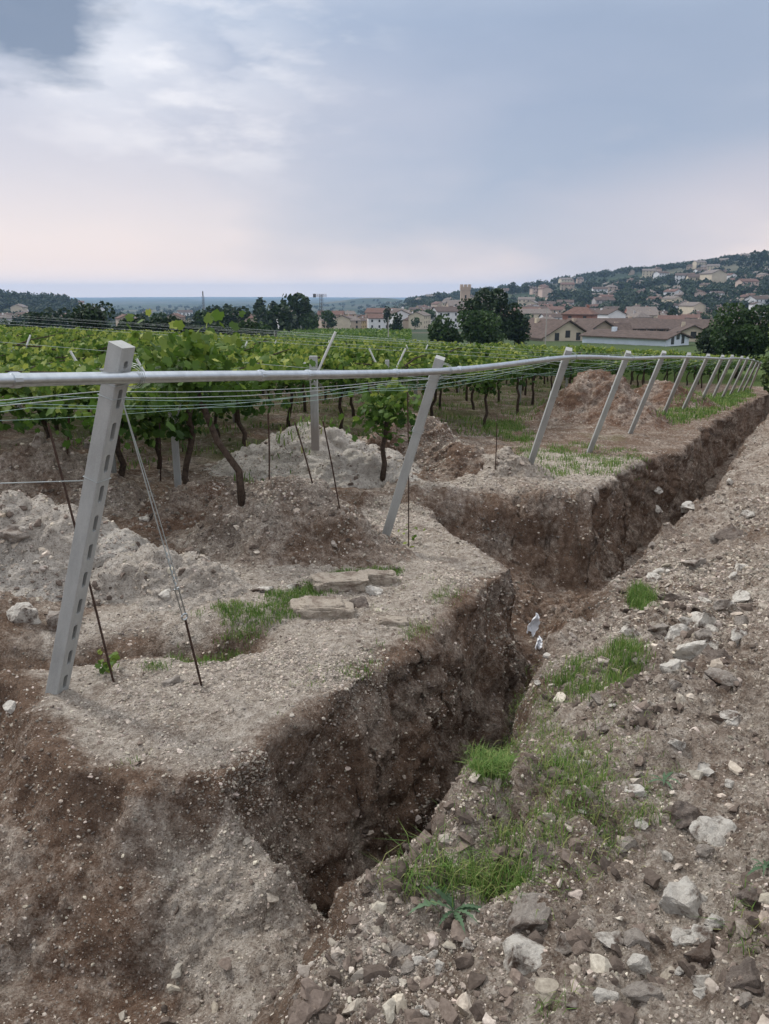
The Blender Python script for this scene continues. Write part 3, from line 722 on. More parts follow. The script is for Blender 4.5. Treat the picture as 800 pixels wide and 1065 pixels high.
# rows of wires over the vineyard from each far post
for i in range(1,12):
    t,ax,b=TOPS[i]; p=t-ax*.2; q=p+Vector((-NV[0]*26,-NV[1]*26,.75)); 
    wire([p,p.lerp(q,.5)+Vector((0,0,-.05)),q],.0022,'wire','thin wire running from the '+ordn[i]+' leaning post back over the vines',group=None)
# guy of the first post: cable, tensioner, rod
t,ax,b=TOPS[0]
def guy(top,foot,label,rodfrac=.36):
    root=empty('guy_wire',foot,label,'guy wire'); f0=Vector(foot); tp=Vector(top)-f0
    rod=tp*rodfrac*.72
    v,f=tube([Vector((0,0,-.1)),rod],.0075,6); mk('anchor_rod',v,f,M['rust'],root)
    d=tp.normalized(); eye=[rod+d*.02+(d.orthogonal().normalized()*math.cos(a)+d*math.sin(a))*.018 for a in [k*math.pi/5 for k in range(11)]]
    v,f=tube(eye,.006,6,False); mk('hook',v,f,M['galv'],root)
    a=rod+d*.04; 
    side=d.orthogonal().normalized()*.011
    v1=tube([a+side,a+d*.17+side],.0042,6); v2=tube([a-side,a+d*.17-side],.0042,6); mk('tensioner',*join([v1,v2]),M['galv'],root)
    tw=[]
    for q in range(60):
        u=q/59; rad=.006*(1-u*.3); tw.append(a+d*(.16+.24*u)+Vector((math.cos(u*40)*rad,math.sin(u*40)*rad,0)))
    v,f=tube(tw,.003,5); mk('twisted_end',v,f,M['wire'],root)
    v,f=tube([a+d*.16,(a+tp)*.5+Vector((0,0,-.015)),tp],.0034,5); c=tube([a+d*.2+side*1.5,(a+tp)*.5+side*2+Vector((0,0,-.03)),tp],.0026,5); mk('cable',*join([(v,f),c]),M['wire'],root)
g,_=hit(212,711)
guy(t-ax*.28+Vector((.06,-.03,0)),g,'guy wire with rusty anchor rod beside the first leaning post')
# ------------------------------------------------------------------ stakes and saplings
def unproj(px,py,D):
    d=ray(px,py); return Vector((0,0,H))+Vector(d)*(D/d[1])
STK=[((118,709),(50,440),.007,'long dark rod leaning left behind the first post'),
 ((280,498),(279,430),.008,'thin stake at the left of the forked concrete post'),
 ((325,503),(307,440),.008,'tilted thin stake in front of the forked concrete post'),
 ((353,528),(336,438),.007,'longest tilted stake right of the forked concrete post'),
 ((425,569),(424,408),.006,'thin dark stake standing with a seedling right of the second leaning post'),
 ((515,488),(517,440),.007,'thin stake standing on the mound left of the third leaning post'),
 ((196,655),(195,640),.004,None),
 ((70,470),(72,428),.012,'short dark stake below the vines at the far left'),
 ((167,500),(166,440),.012,'dark stake beside the vine trunk behind the first post'),
 ((190,470),(190,430),.010,'thin upright stake between the two vine trunks')]
for (b_,t_,r_,lb) in STK:
    if lb is None: continue
    g,_=hit(*b_)
    q=unproj(t_[0],t_[1],g.y+(0.12 if b_[0]<150 else 0)); d=(q-g); v,f=tube([-d.normalized()*.12,d*.5+Vector((.006,0,0)),d],r_,6); o=mk('stake',v,f,M['rust']); o.location=g; tag(o,lb,'stake')
# leaf shapes
def leafshape(kind=0):
    if kind==0:   # vine leaf, five lobes
        p=[(0,-.22),(.26,-.40),(.50,-.10),(.46,.10),(.54,.36),(.28,.42),(.04,.70),(-.24,.44),(-.50,.40),(-.46,.08),(-.54,-.06),(-.30,-.38)]
    elif kind==1: p=[(0,-.4),(.35,0),(0,.6),(-.35,0)]
    else: p=[(0,-.4),(.42,-.22),(.38,.28),(0,.6),(-.38,.28),(-.42,-.22)]
    return np.array([(x,y,-.18*abs(x)) for x,y in p])
def leaves(pos,size,upness,kind,rs,colr,droop=0.0):
    """pos (n,3) -> V,F,C ; normals random biased upward"""
    n=len(pos); s=leafshape(kind); k=len(s)
    nrm=rs.normal(size=(n,3))*(1-upness)+np.array([0,0,1.])*upness; nrm/=np.linalg.norm(nrm,axis=1,keepdims=True)
    a=rs.normal(size=(n,3)); a-=nrm*(a*nrm).sum(1)[:,None]; a/=np.linalg.norm(a,axis=1,keepdims=True); b=np.cross(nrm,a)
    V=pos[:,None,:]+size[:,None,None]*(s[None,:,0:1]*a[:,None]+s[None,:,1:2]*b[:,None]+s[None,:,2:3]*nrm[:,None])
    C=np.repeat(colr,k)[:,None]*np.ones((1,3)); return V.reshape(-1,3),np.arange(n*k).reshape(n,k),C
def addsap(px,py,label,h_=.16,n=26,ls=.035):
    g,_=hit(px,py); rs=np.random.RandomState(int(px)); root=empty('vine_seedling',g,label,'young vine')
    v,f=tube([(0,0,-.03),(.005,0,h_*.5),(0,.01,h_)],.003,5); mk('stem',v,f,M['bark'],root)
    p=np.stack([rs.normal(0,h_*.28,n),rs.normal(0,h_*.28,n),rs.uniform(.02,h_,n)],1); V,Fx,C=leaves(p,rs.uniform(.7,1.2,n)*ls,.5,0,rs,rs.uniform(.3,.8,n)); mk('foliage',V,Fx,M['leaf'],root,col=C)
addsap(112,698,'small green seedling at the foot of the long dark rod',.15,30,.04)
addsap(425,567,'small dark green seedling right of the second leaning post',.20,14,.04)
addsap(140,448,'leafy young vine shoots low behind the first post',.35,70,.055)
# ------------------------------------------------------------------ vines
def vine_mesh(seed,nleaf,kind,lsize,W=3.3,Ln=1.35,trunk=True,gn=False):
    rs=np.random.RandomState(seed)
    n=nleaf; x=rs.uniform(-Ln/2,Ln/2,n); y=rs.uniform(-1,1,n); y=np.sign(y)*np.abs(y)**.85*W/2
    lay=1.46+.08*np.abs(y)/(W/2)+.05*fbm(np.stack([x*1.6,y*1.6,0*x+seed],1),2,seed)
    m=rs.rand(n); z=lay+rs.normal(0,.055,n)
    shoot=m<.10; z=np.where(shoot,lay+rs.uniform(.02,.16,n),z)
    hang=(m>.74); z=np.where(hang,lay-rs.power(.7,n)*.40,z)
    ctr=(m>.92); x=np.where(ctr,rs.normal(0,.14,n),x); y=np.where(ctr,rs.normal(0,.14,n),y); z=np.where(ctr,rs.uniform(.85,1.5,n),z)
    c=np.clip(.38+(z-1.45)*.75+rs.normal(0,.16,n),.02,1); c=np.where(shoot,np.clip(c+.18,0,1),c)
    P0=np.stack([x,y,z],1); kk=fbm(P0*np.array([1.7,1.7,2.5])+seed*3,2,seed)>-.38; P0=P0[kk]; c=c[kk]; n=len(c); P0[:,2]+=.10*vnoise(P0*np.array([1.2,1.2,0])+seed,4)-.10
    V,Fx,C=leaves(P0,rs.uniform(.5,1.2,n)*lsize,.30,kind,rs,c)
    return V,Fx,C
def trunk_mesh(seed,gn=.08):
    rs=np.random.RandomState(seed+500); p=[(0,0,-.15)]
    for k in range(1,8): p.append((rs.normal(0,gn*.35)+p[-1][0]*.7,rs.normal(0,gn*.35)+p[-1][1]*.7,k*.17))
    tp=p[-1]; parts=[tube(p,[.046,.040,.036,.034,.033,.031,.034,.040],8)]
    for sgn in (-1,1):
        parts.append(tube([tp,(tp[0]+rs.normal(0,.05),tp[1]+sgn*.35,1.36),(tp[0]+rs.normal(0,.05),tp[1]+sgn*.85,1.5),(tp[0],tp[1]+sgn*1.4,1.56)],[.026,.019,.013,.007],6))
        parts.append(tube([tp,(tp[0]+sgn*.3,tp[1]+.04,1.42),(tp[0]+sgn*.6,tp[1],1.5)],[.02,.012,.006],6))
    return join(parts)
VP=[]
for q in range(5):
    r0=empty('grape_vine',(0,0,0),'v','vine','vines of the pergola rows')
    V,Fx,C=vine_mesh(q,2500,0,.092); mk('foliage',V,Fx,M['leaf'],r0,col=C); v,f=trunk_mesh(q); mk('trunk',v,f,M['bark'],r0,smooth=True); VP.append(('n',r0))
VM=[]
for q in range(4):
    r0=empty('grape_vine',(0,0,0),'v','vine','vines of the pergola rows')
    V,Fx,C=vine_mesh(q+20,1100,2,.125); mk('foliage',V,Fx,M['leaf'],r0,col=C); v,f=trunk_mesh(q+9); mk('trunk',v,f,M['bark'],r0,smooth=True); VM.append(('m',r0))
RZV=math.atan2(DV[1],DV[0])
rows=[0.3,3.9,7.0]+[10.4+3.3*k for k in range(22)]
start={0:-3.6,1:-2.5,2:-4.3,3:-3.6}
spots=[]
for ri,s0 in enumerate(rows):
    t=start.get(ri,-3.1+.3*math.sin(ri*2.3))
    if ri>10: t=-2.0
    while t>-85:
        x,y=xy(s0+R.uniform(-.12,.12),t+R.uniform(-.12,.12)); 
        fw=y*math.cos(TH)+(H-.5)*math.sin(TH); px=x/max(fw,.1)*F
        if fw>2 and abs(px)<520: spots.append((math.hypot(x,y),x,y,ri,t))
        t-=1.18
spots=[q for q in spots if q[0]<88]
spots.sort()
used={}
def protocopy(lst,i):
    r0=lst[i%len(lst)][1]
    if r0.name not in used: used[r0.name]=1; return r0
    return ctree(r0)
rown=['nearest','second','third','fourth','fifth','sixth','seventh','eighth','ninth','tenth']
nv=min(290,len(spots)); far=spots[nv:]
cnt={}
for i,(d,x,y,ri,t) in enumerate(spots[:nv]):
    o=protocopy(VP,i) if d<19 else protocopy(VM,i)
    k=cnt.get(ri,0); cnt[ri]=k+1
    z=down(x,y)[0].z if down(x,y)[0] else gz(x,y)
    if True: z=min(z,float(zbase(np.array([st(x,y)[0]]),np.array([st(x,y)[1]]))[0])+.05)
    o.location=(x,y,z); sgn=math.pi*(i%2); o.rotation_euler=(0,0,math.atan2(-NV[1],-NV[0])+sgn+R.uniform(-.05,.05)); s_=R.uniform(.95,1.06); o.scale=(s_,s_,s_*R.uniform(.97,1.04)*(.93 if ri==1 else 1))
    if ri<3 and k<4: lb=f'leafy green grape vine {["at the open end","next in from the open end","third from the open end","fourth from the open end"][k]} of the {rown[ri]} pergola row'
    elif d<25: lb='green grape vine with dark trunk inside the near pergola rows'; 
    else: lb='distant green grape vine in the canopy of the middle pergola rows'
    o['label']=lb; o['group']=('near vines of the pergola' if d<25 else 'distant vines of the pergola') 
for _,r0 in VP+VM:
    if r0.name not in used:
        for c in list(r0.children): bpy.data.objects.remove(c)
        bpy.data.objects.remove(r0)
# rest as one mass
VV=[];FF=[];CC=[];o_=0
T=[vine_mesh(40+q,420,1,.22) for q in range(3)]; tr_=[tube([(0,0,-.3),(.03,0,.7),(0,.02,1.4)],.04,5,False) for q in range(1)]
FT=[]
for i,(d,x,y,ri,t) in enumerate(far):
    z=gz(x,y); V,Fx,C=T[i%3]; a=math.atan2(-NV[1],-NV[0])+math.pi*(i%2); c,s_=math.cos(a),math.sin(a)
    W=np.stack([V[:,0]*c-V[:,1]*s_+x,V[:,0]*s_+V[:,1]*c+y,V[:,2]*1.0+z],1); VV.append(W);FF.append(Fx+o_);CC.append(C);o_+=len(W)
if VV:
    vf=mk('vineyard_canopy',np.concatenate(VV),np.concatenate(FF),M['leaf'],col=np.concatenate(CC)); tag(vf,'far part of the green vine canopy stretching to the dark trees',None,None,'stuff')
# lone vine before the second post and gnarled vine
def special(px,py,topz,rad,label,lean,nl=240,ls=.085,flat=.5):
    g,_=hit(px,py); root=empty('grape_vine',g,label,'vine'); rs=np.random.RandomState(int(px))
    tp=Vector((lean[0],lean[1],topz)); v,f=tube([(0,0,-.1),(lean[0]*.12+.03,lean[1]*.2,topz*.25),(lean[0]*.45-.02,lean[1]*.4,topz*.5),(lean[0]*.75,lean[1]*.8,topz*.75),tuple(tp)],[.042,.034,.03,.03,.026],8); mk('trunk',v,f,M['bark'],root,smooth=True)
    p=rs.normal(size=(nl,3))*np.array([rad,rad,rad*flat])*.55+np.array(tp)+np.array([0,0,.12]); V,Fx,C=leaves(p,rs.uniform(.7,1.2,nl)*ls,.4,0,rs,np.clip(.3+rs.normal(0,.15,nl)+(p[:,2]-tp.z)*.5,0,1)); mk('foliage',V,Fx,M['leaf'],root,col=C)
special(397,497,.78,.34,'small dark-stemmed vine standing alone left of the second leaning post',(.07,0),420,.085,1.0)
special(252,520,1.1,.45,'gnarled vine with a crooked trunk bending left behind the gravel heaps',(-.42,.1),520,.09,.7)
special(165,487,.62,.40,'straight dark vine trunk with low leaves behind the first post',(.03,0),420,.09,.7)
special(226,462,.7,.45,'thin vine trunk left of the crooked vine',(0,.05),380,.09,.7)
# ------------------------------------------------------------------ forked posts of the pergola
def ypost(x,y,z,h_,label,arms=True,wd=.075,big=1.0,asym=False,rz=0):
    root=empty('forked_post',(x,y,z),label,'post','forked posts standing in the vineyard',rz)
    v,f=post_mesh(h_+.3,wd,False); v=[(a,b,c-.3) for a,b,c in v]; mk('post_shaft',v,f,M['concrete'],root)
    for sg in (1,-1):
        L2=.78*big if sg>0 else (.30 if asym else .78*big)
        a=Vector((0,-.05,h_*.66)); b=a+Vector((sg*.38*L2,0,.80*L2)); v,f=tube([a,b],.017,6); mk('arm',v,f,M['white_metal'],root)
g,_=hit(330,503)
ypost(-.92,10.35,g.z,1.42-g.z,'grey forked concrete post rising from the pale heap with one long white arm',True,.10,1.0,True)
places=[(370,440,14.0),(108,378,9.5),(180,374,9.0),(432,380,22),(545,380,24),(505,375,30),(258,372,24),(245,372,17),(170,360,30),(340,365,28),(60,372,16),(470,372,28),(600,372,34),(290,355,40),(390,358,40),(150,352,45),(520,362,45),(640,372,40)]
for q,(px,py,D) in enumerate(places):
    b=(px-400)/851.; x=b*D; z=gz(x,D); 
    s_,t_=st(x,D); rr_=min(rows,key=lambda v:abs(v-s_)); x,y=xy(rr_,t_); z=gz(x,y)
    nm=['behind the pale heap','left nearest to the first leaning post','just left of the first post top','between the second and third leaning posts','left of the third leaning post top','in the canopy above the middle','left of centre in the canopy','in the canopy left of the forked concrete post']
    lb='white armed vineyard post '+(nm[q] if q<len(nm) else 'poking out of the distant canopy')
    ypost(x,y,z,1.48,lb,rz=R.uniform(-.4,.4)+.3,big=1.15)
# ------------------------------------------------------------------ grass
def blades(centres,hmin,hmax,wd,rs,tuft=9,spread=.03,dry=.1,lean=.5):
    c=np.repeat(centres,tuft,0); n=len(c); c=c+np.stack([rs.normal(0,spread,n),rs.normal(0,spread,n),np.zeros(n)-.004],1)
    hgt=rs.uniform(hmin,hmax,n); an=rs.uniform(0,2*math.pi,n); w=wd*rs.uniform(.6,1.3,n); ln=rs.uniform(.15,1.5,n)*lean*hgt
    dx=np.cos(an);dy=np.sin(an); sd=np.stack([-dy,dx,0*dx],1)
    b0=c-sd*w[:,None]/2; b1=c+sd*w[:,None]/2
    m=c+np.stack([dx*ln*.35,dy*ln*.35,hgt*.6],1); m0=m-sd*w[:,None]*.4; m1=m+sd*w[:,None]*.4
    t=c+np.stack([dx*ln,dy*ln,hgt*(1-.3*ln/np.maximum(hgt,.001))],1)
    V=np.stack([b0,b1,m1,m0,t],1).reshape(-1,3); i=(np.arange(n)*5)[:,None]
    Q=i+np.array([[0,1,2,3]]); Tt=i+np.array([[3,2,4]])
    cv=np.clip(rs.normal(.45,.18,n)+(rs.rand(n)<dry)*.5,0,1); return V,[Q,Tt],np.repeat(cv,5)[:,None]*np.ones((1,3))
def inpoly(p,poly):
    x,y=p; c=False; j=len(poly)-1
    for i in range(len(poly)):
        if (poly[i][1]>y)!=(poly[j][1]>y) and x<(poly[j][0]-poly[i][0])*(y-poly[i][1])/(poly[j][1]-poly[i][1])+poly[i][0]: c=not c
        j=i
    return c
def grass(label,pix,dens,hmin,hmax,wd=.004,tuft=9,spread=.03,dry=.1,patchy=.5,lean=.5,zlim=None):
    pw=[hit(*q)[0] for q in pix]; pw=[(q.x,q.y) for q in pw if q is not None]
    xs=[q[0] for q in pw];ys=[q[1] for q in pw]; A=(max(xs)-min(xs))*(max(ys)-min(ys)); n=int(A*dens); cs=[]
    pr=np.random.RandomState(len(label)*31+int(pix[0][0])); cand=np.stack([pr.uniform(min(xs),max(xs),n),pr.uniform(min(ys),max(ys),n),np.zeros(n)],1)
    nz=fbm(cand*4.,3,300+len(label))
    for q,w in zip(cand,nz):
        if w<patchy-.75: continue
        if not inpoly((q[0],q[1]),pw): continue
        h,nn=down(q[0],q[1])
        if h is None or abs(nn.z)<.35: continue
        if zlim is not None and h.z<zlim: continue
        cs.append(h)
    if not cs: return
    V,Fx,C=blades(np.array(cs),hmin,hmax,wd,pr,tuft,spread,dry,lean); o=mk('grass',V,Fx,M['grass'],col=C); tag(o,label,None,None,'stuff'); return o
grass('bright grass strip between the ditch and the stone slabs',[(150,706),(205,696),(262,668),(318,640),(330,622),(395,604),(418,596),(412,590),(345,597),(300,618),(250,624),(205,640),(190,672)],1500,.015,.055,.0045,10,.03,.05,.45)
grass('sparse short grass on the trench edge by the thin flat stone',[(395,672),(440,662),(480,640),(480,615),(450,615),(445,640),(400,652)],500,.015,.05,.004,9,.03,.15,.6,zlim=-.45)
grass('low green patch on the trench lip below the slabs',[(345,712),(392,712),(395,690),(352,688)],650,.015,.05,.004,9,.03,.1,.5,zlim=-.4)
grass('tiny dry tuft on the gravel platform',[(110,806),(150,796),(150,782),(118,788)],350,.01,.035,.003,7,.03,.4,.6)
grass('thick green grass clump high on the right bank',[(572,712),(598,728),(655,712),(672,672),(640,668),(612,686)],1000,.03,.10,.0045,9,.035,.12,.58)
grass('single round green tuft near the far end of the rubble bank',[(656,632),(676,634),(680,618),(664,612),(655,620)],1500,.05,.12,.0045,10,.03,.05,.1)
grass('green tuft leaning over the trench lip',[(492,812),(532,806),(536,784),(504,780),(492,795)],2600,.03,.09,.003,12,.02,.1,.2,lean=.9)
grass('wide patchy grass on the right bank',[(500,900),(560,880),(640,895),(684,878),(680,840),(640,810),(600,780),(560,790),(545,830),(505,860)],950,.025,.08,.0032,9,.035,.28,.68,lean=.8)
grass('thin yellowish grass between the tuft and the thick clump',[(528,770),(560,800),(600,780),(590,735),(555,720),(530,740)],420,.015,.05,.003,8,.03,.35,.6,lean=.8)
grass('grass patch below the pale stone right of the trench',[(660,830),(700,832),(722,822),(715,800),(682,796)],650,.02,.07,.003,9,.03,.15,.5,lean=.8)
grass('tall grass fringe at the near end of the trench',[(376,965),(420,975),(500,965),(555,940),(560,905),(500,900),(440,905),(380,925)],1700,.04,.17,.0034,9,.035,.25,.60,lean=.9)
grass('pale dry grass by the bottom edge left of the rubble',[(380,1060),(410,1060),(412,1000),(380,980)],500,.03,.10,.0028,8,.03,.4,.5,lean=.9)
grass('dull greyish tuft at the right edge of the rubble',[(765,985),(798,990),(799,955),(775,950)],1200,.03,.09,.0026,10,.025,.3,.3,lean=1.)
grass('dark grass tuft under the bottom rock',[(565,1062),(590,1062),(588,1040),(570,1042)],1200,.03,.09,.0026,10,.025,.2,.3,lean=1.)
grass('green grass around the foot of the third leaning post',[(560,495),(610,497),(672,488),(665,470),(620,462),(560,460),(535,468)],80,.03,.10,.009,9,.06,.1,.55)
grass('green grass strip at the foot of the far posts',[(690,440),(740,432),(785,412),(775,404),(735,412),(700,426),(680,436)],40,.05,.16,.02,9,.12,.1,.4)
grass('grass on the soil lip left of the third leaning post',[(500,448),(545,462),(560,455),(530,440),(505,438)],130,.04,.14,.01,9,.06,.1,.4)
grass('sparse thin grass all along the right lip of the trench',[(420,965),(560,960),(690,885),(690,800),(650,700),(575,690),(535,740),(515,790),(470,870)],420,.012,.05,.003,7,.04,.3,.55,lean=1.1)
grass('scattered dry blades on the gravel platform near the trench',[(230,800),(350,735),(480,640),(500,610),(420,600),(330,690),(200,760)],90,.01,.04,.003,6,.03,.5,.6,lean=1.1)
# understory of the vineyard
pr=np.random.RandomState(5); n=5500; tt=-2.6-pr.power(.7,n)*24; ss=5+pr.rand(n)*34
cx,cy=xy(ss,tt); nz=fbm(np.stack([cx*.8,cy*.8,0*cx],1),2,77); cs=[]
for a,b_,w in zip(cx,cy,nz):
    if w<-.1: continue
    h,_=down(a,b_)
    if h is not None: cs.append(h)
V,Fx,C=blades(np.array(cs),.05,.16,.018,pr,7,.12,.15,.6); tag(mk('grass',V,Fx,M['grass'],col=C),'rough grass growing under the vine canopy',None,None,'stuff')
# leafy weeds
def weed(px,py,label,n=13,L_=.12,mat='weed'):
    g,nn=hit(px,py); root=empty('leafy_weed',g,label,'weed'); rs=np.random.RandomState(int(px)+2); 
    for k in range(n):
        a=2.399*k+rs.uniform(-.9,.9); L2=L_*rs.uniform(.35,1.15); up=rs.uniform(.3,1.5); V=[];Fc=[]; m=15; lob=.10 if mat=='weed' else .045
        for i in range(m):
            u=i/(m-1); w=L2*(.03 if i%2 else lob)*math.sin(math.pi*min(u*1.0+.05,1))*rs.uniform(.7,1.2)+.0008; rr=L2*u; zz=L2*(up*u-.85*up*u*u)*1.0+.01
            d=Vector((math.cos(a),math.sin(a),0)); s_=Vector((-d.y,d.x,0)); c=d*rr+Vector((0,0,zz)); V+=[tuple(c-s_*w+Vector((0,0,w*.3))),tuple(c),tuple(c+s_*w+Vector((0,0,w*.3)))]
            if i: b0=3*(i-1);b1=3*i; Fc+=[(b0,b0+1,b1+1,b1),(b0+1,b0+2,b1+2,b1+1)]
        C=np.full((len(V),3),rs.uniform(.3,.8)); mk('leaf',V,Fc,M[mat],root,col=C,smooth=True)
weed(472,950,'grey green thistle-like weed at the near end of the trench',16,.16)
#weed(388,958,'bright long-leafed plant hanging at the trench end',26,.13,'grass')
#weed(440,925,'tall narrow-leafed weed behind the thistle-like weed',14,.13,'grass')
weed(588,800,'small green weed in the grass on the right bank',8,.08,'grass')
weed(795,905,'small weed at the right edge by the white faced block',9,.10)
weed(690,815,'small leafy weed in the grass patch below the pale stone',9,.10)
# plastic scrap
def scrap(px,py,label,w,h_,seed):
    g,_=hit(px,py); rs=np.random.RandomState(seed); n=15; u,v=np.meshgrid(np.linspace(-.5,.5,n),np.linspace(0,1,n)); 
    wd=.25+.75*np.sin(np.pi*np.clip(v*.9+.05,0,1)); x=u*w*wd*(1-.5*v)+.55*w*(v-.4)+.006*np.sin(v*23); z=v*h_; p=np.stack([x,0*x,z],-1).reshape(-1,3); y=.05*fbm(p*9+seed,4,2)+.05*np.cos(u.ravel()*4); p[:,1]=y+.25*p[:,2]
    i=np.arange(n*n).reshape(n,n); Fx=np.stack([i[:-1,:-1],i[:-1,1:],i[1:,1:],i[1:,:-1]],-1).reshape(-1,4); o=mk('plastic_scrap',p,Fx,M['plastic'],smooth=True)
    sd=o.modifiers.new('thick','SOLIDIFY'); sd.thickness=.003; o.location=g; tag(o,label,'litter')
scrap(554,660,'crumpled white plastic scrap upright at the bottom of the trench',.15,.21,3)
scrap(560,674,'small piece of white plastic on the trench floor below the larger scrap',.08,.09,5)
# ------------------------------------------------------------------ trees
def crown(rs,rx,rz_,n,ls,lobes=9,kind=2,base=.25):
    L=[]; 
    for k in range(lobes):
        a=rs.uniform(0,2*math.pi); rr=rs.uniform(.15,.62); zz=rs.uniform(-.55,.62); L.append((rr*math.cos(a)*math.sqrt(max(.1,1-zz*zz)),rr*math.sin(a)*math.sqrt(max(.1,1-zz*zz)),zz,rs.uniform(.30,.52)))
    L.append((0,0,0,.6))
    w=rs.randint(0,len(L),n); L=np.array(L); d=rs.normal(size=(n,3)); d/=np.linalg.norm(d,axis=1,keepdims=True)
    rad=L[w,3]*(.72+.36*rs.rand(n)**.6); p=L[w,:3]+d*rad[:,None]; keepm=fbm(p*3.2,2,int(rs.randint(99)))>-.55; p=p[keepm]; m=len(p)
    c=np.clip(.42+.30*fbm(p*2.4,2,7)+rs.normal(0,.16,m),0,1)
    p=p*np.array([rx,rx,rz_]); V,Fx,C=leaves(p,rs.uniform(.6,1.3,m)*ls,.25,kind,rs,c); return V,Fx,C
def tree(px,D,pytop,wpx,mat,label,name='broadleaf_tree',group=None,n=None,trunkf=.25,tall=False,x=None):
    x=(px-400)/851.*D if x is None else x; z=gz(x,D); ztop=H+D*math.tan(elev(pytop)); h_=max(ztop-z,1.5); w=wpx/851.*D/2
    rs=np.random.RandomState(int(px*13+D)); root=empty(name,(x,D,z),label,'tree',group)
    tz=h_*trunkf; rzc=(h_-tz*.6)/2; ls=max(.15,D*.0036)
    n=n or int(min(16000,max(350,9.0*(4*w*rzc)/(ls*ls)*1.1)))
    V,Fx,C=crown(rs,w*.98,rzc*1.02,n,ls,lobes=12); V=V+np.array([0,0,h_-rzc]); V[:,2]=np.maximum(V[:,2],.1)
    mk('crown',V,Fx,M[mat],root,col=C)
    parts=[tube([(0,0,-.5),(.03*h_,0,tz),(0,.02*h_,h_*.7)],[h_*.03,h_*.024,h_*.008],7)]
    for k in range(4):
        a=k*1.7; parts.append(tube([(.02*h_,0,tz*(.8+.2*k)),(math.cos(a)*w*.35,math.sin(a)*w*.35,h_*.55),(math.cos(a)*w*.6,math.sin(a)*w*.6,h_*.72)],[h_*.014,h_*.009,h_*.004],5))
    mk('trunk',*join(parts),M['tbark'],root,smooth=True); return root
tree(514,112,297,60,'leaf_dark','tall dark tree at the back of the central tree clump','dark_tree')
tree(540,112,318,34,'leaf_dark','dark tree at the right edge of the central tree clump','dark_tree')
tree(503,96,319,62,'leaf_mid','rounded green tree in front of the central tree clump')
tree(464,100,326,46,'leaf_mid','lower green tree at the left of the central tree clump')
tree(490,112,312,30,'leaf_dark','dark tree in the middle of the central tree clump','dark_tree')
tree(775,62,312,84,'leaf_mid','big round dark green tree at the right above the end of the post row')
tree(745,70,336,44,'leaf_dark','lower dark tree left of the big round tree at the right')
tree(822,36,322,56,'leaf_light','bright leafy tree reaching in at the right edge','broadleaf_tree')
tree(94,84,314,48,'leaf_dark','dark bushy tree behind the vineyard at the left','dark_tree')
tree(36,120,318,22,'leaf_dark','small round dark tree at the far left','dark_tree')
tree(412,210,327,17,'leaf_dark','small round dark tree beside the light pole','dark_tree')
for q,(px,D,py,w,mt) in enumerate([(140,92,328,46,'leaf_dark'),(168,94,326,40,'leaf_dark'),(192,96,331,34,'leaf_dark'),(228,98,336,40,'leaf_dark'),(255,100,331,34,'leaf_mid'),(10,96,332,44,'leaf_dark'),(60,100,338,34,'leaf_mid'),(276,105,336,26,'leaf_mid'),(122,88,336,30,'leaf_dark')]):
    tree(px,D,py,w,mt,f'dark hedge tree behind the vineyard, {ordn[q]} planted of the left tree belt' if False else ['dark hedge tree right of the bushy tree','dark hedge tree second right of the bushy tree','lower dark hedge tree left of the grey shrubs','low dark shrub-like tree before the pale long building','dull green tree at the right end of the left tree belt','dark tree mass at the left edge of the photo','low green tree between the round tree and the bushy tree','short olive tree next to the bright field','low dark tree at the foot of the bushy tree'][q],'hedge_tree')
GT=[]
def farprotos(mat,n=5,name='distant_tree',cyp=False):
    out=[]
    for q in range(n):
        rs=np.random.RandomState(q+900+len(mat)+cyp*7); root=empty(name,(0,0,0),'t','tree')
        V,Fx,C=crown(rs,.5 if not cyp else .16,.46,420,.10 if not cyp else .06,8); V=V+np.array([0,0,.54]); mk('crown',V,Fx,M[mat],root,col=C)
        v,f=tube([(0,0,-.1),(0,0,.5)],[.035,.02],5); mk('trunk',v,f,M['tbark'],root); out.append(root)
    return out
fp={'leaf_dark':farprotos('leaf_dark'),'leaf_mid':farprotos('leaf_mid'),'cyp':farprotos('leaf_dark',2,'cypress_tree',True)}
fu=set()
def fartree(kind,px,D,h_,label,group,w=1.0,py=None):
    lst=fp[kind]; r0=R.choice(lst)
    if r0.name in fu: o=ctree(r0)
    else: fu.add(r0.name); o=r0
    x=(px-400)/851.*D; z=gz(x,D)
    if py is not None: h_=max(2.,H+D*math.tan(elev(py))-z)
    o.location=(x,D,z-.2); o.scale=(h_*w,h_*w,h_); o.rotation_euler=(0,0,R.uniform(0,6)); tag(o,label,'tree',group)
ZN=[(330,480,'town'),]
for q in range(64):   # band of trees left-centre among the far roofs
    px=R.uniform(0,345); D=R.uniform(170,420); fartree(R.choice(['leaf_dark','leaf_dark','leaf_mid']),px,D,R.uniform(5,9),'dark distant tree in the belt beyond the left part of the vineyard','trees beyond the left vineyard',R.uniform(.8,1.3))
for px in (232,241,268,286,304,312,318): fartree('cyp',px,R.uniform(230,330),R.uniform(9,12),'slim pointed tree among the roofs left of the crane','pointed trees left of the crane',1.6)
fartree('leaf_dark',303,215,12,'rounded dark tree right in front of the low white house',None,1.0)
fartree('cyp',403,330,10,'slim dark cypress beside the white church-like building',None,1.4); fartree('cyp',474,520,13,'slim cypress below the stone tower',None,1.3)
for q in range(70):
    px=R.uniform(430,800); D=R.uniform(330,900); fartree(R.choice(['leaf_dark','leaf_mid']),px,D,R.uniform(6,11),'dark tree between the houses of the hillside town','trees among the town houses',R.uniform(.8,1.3))
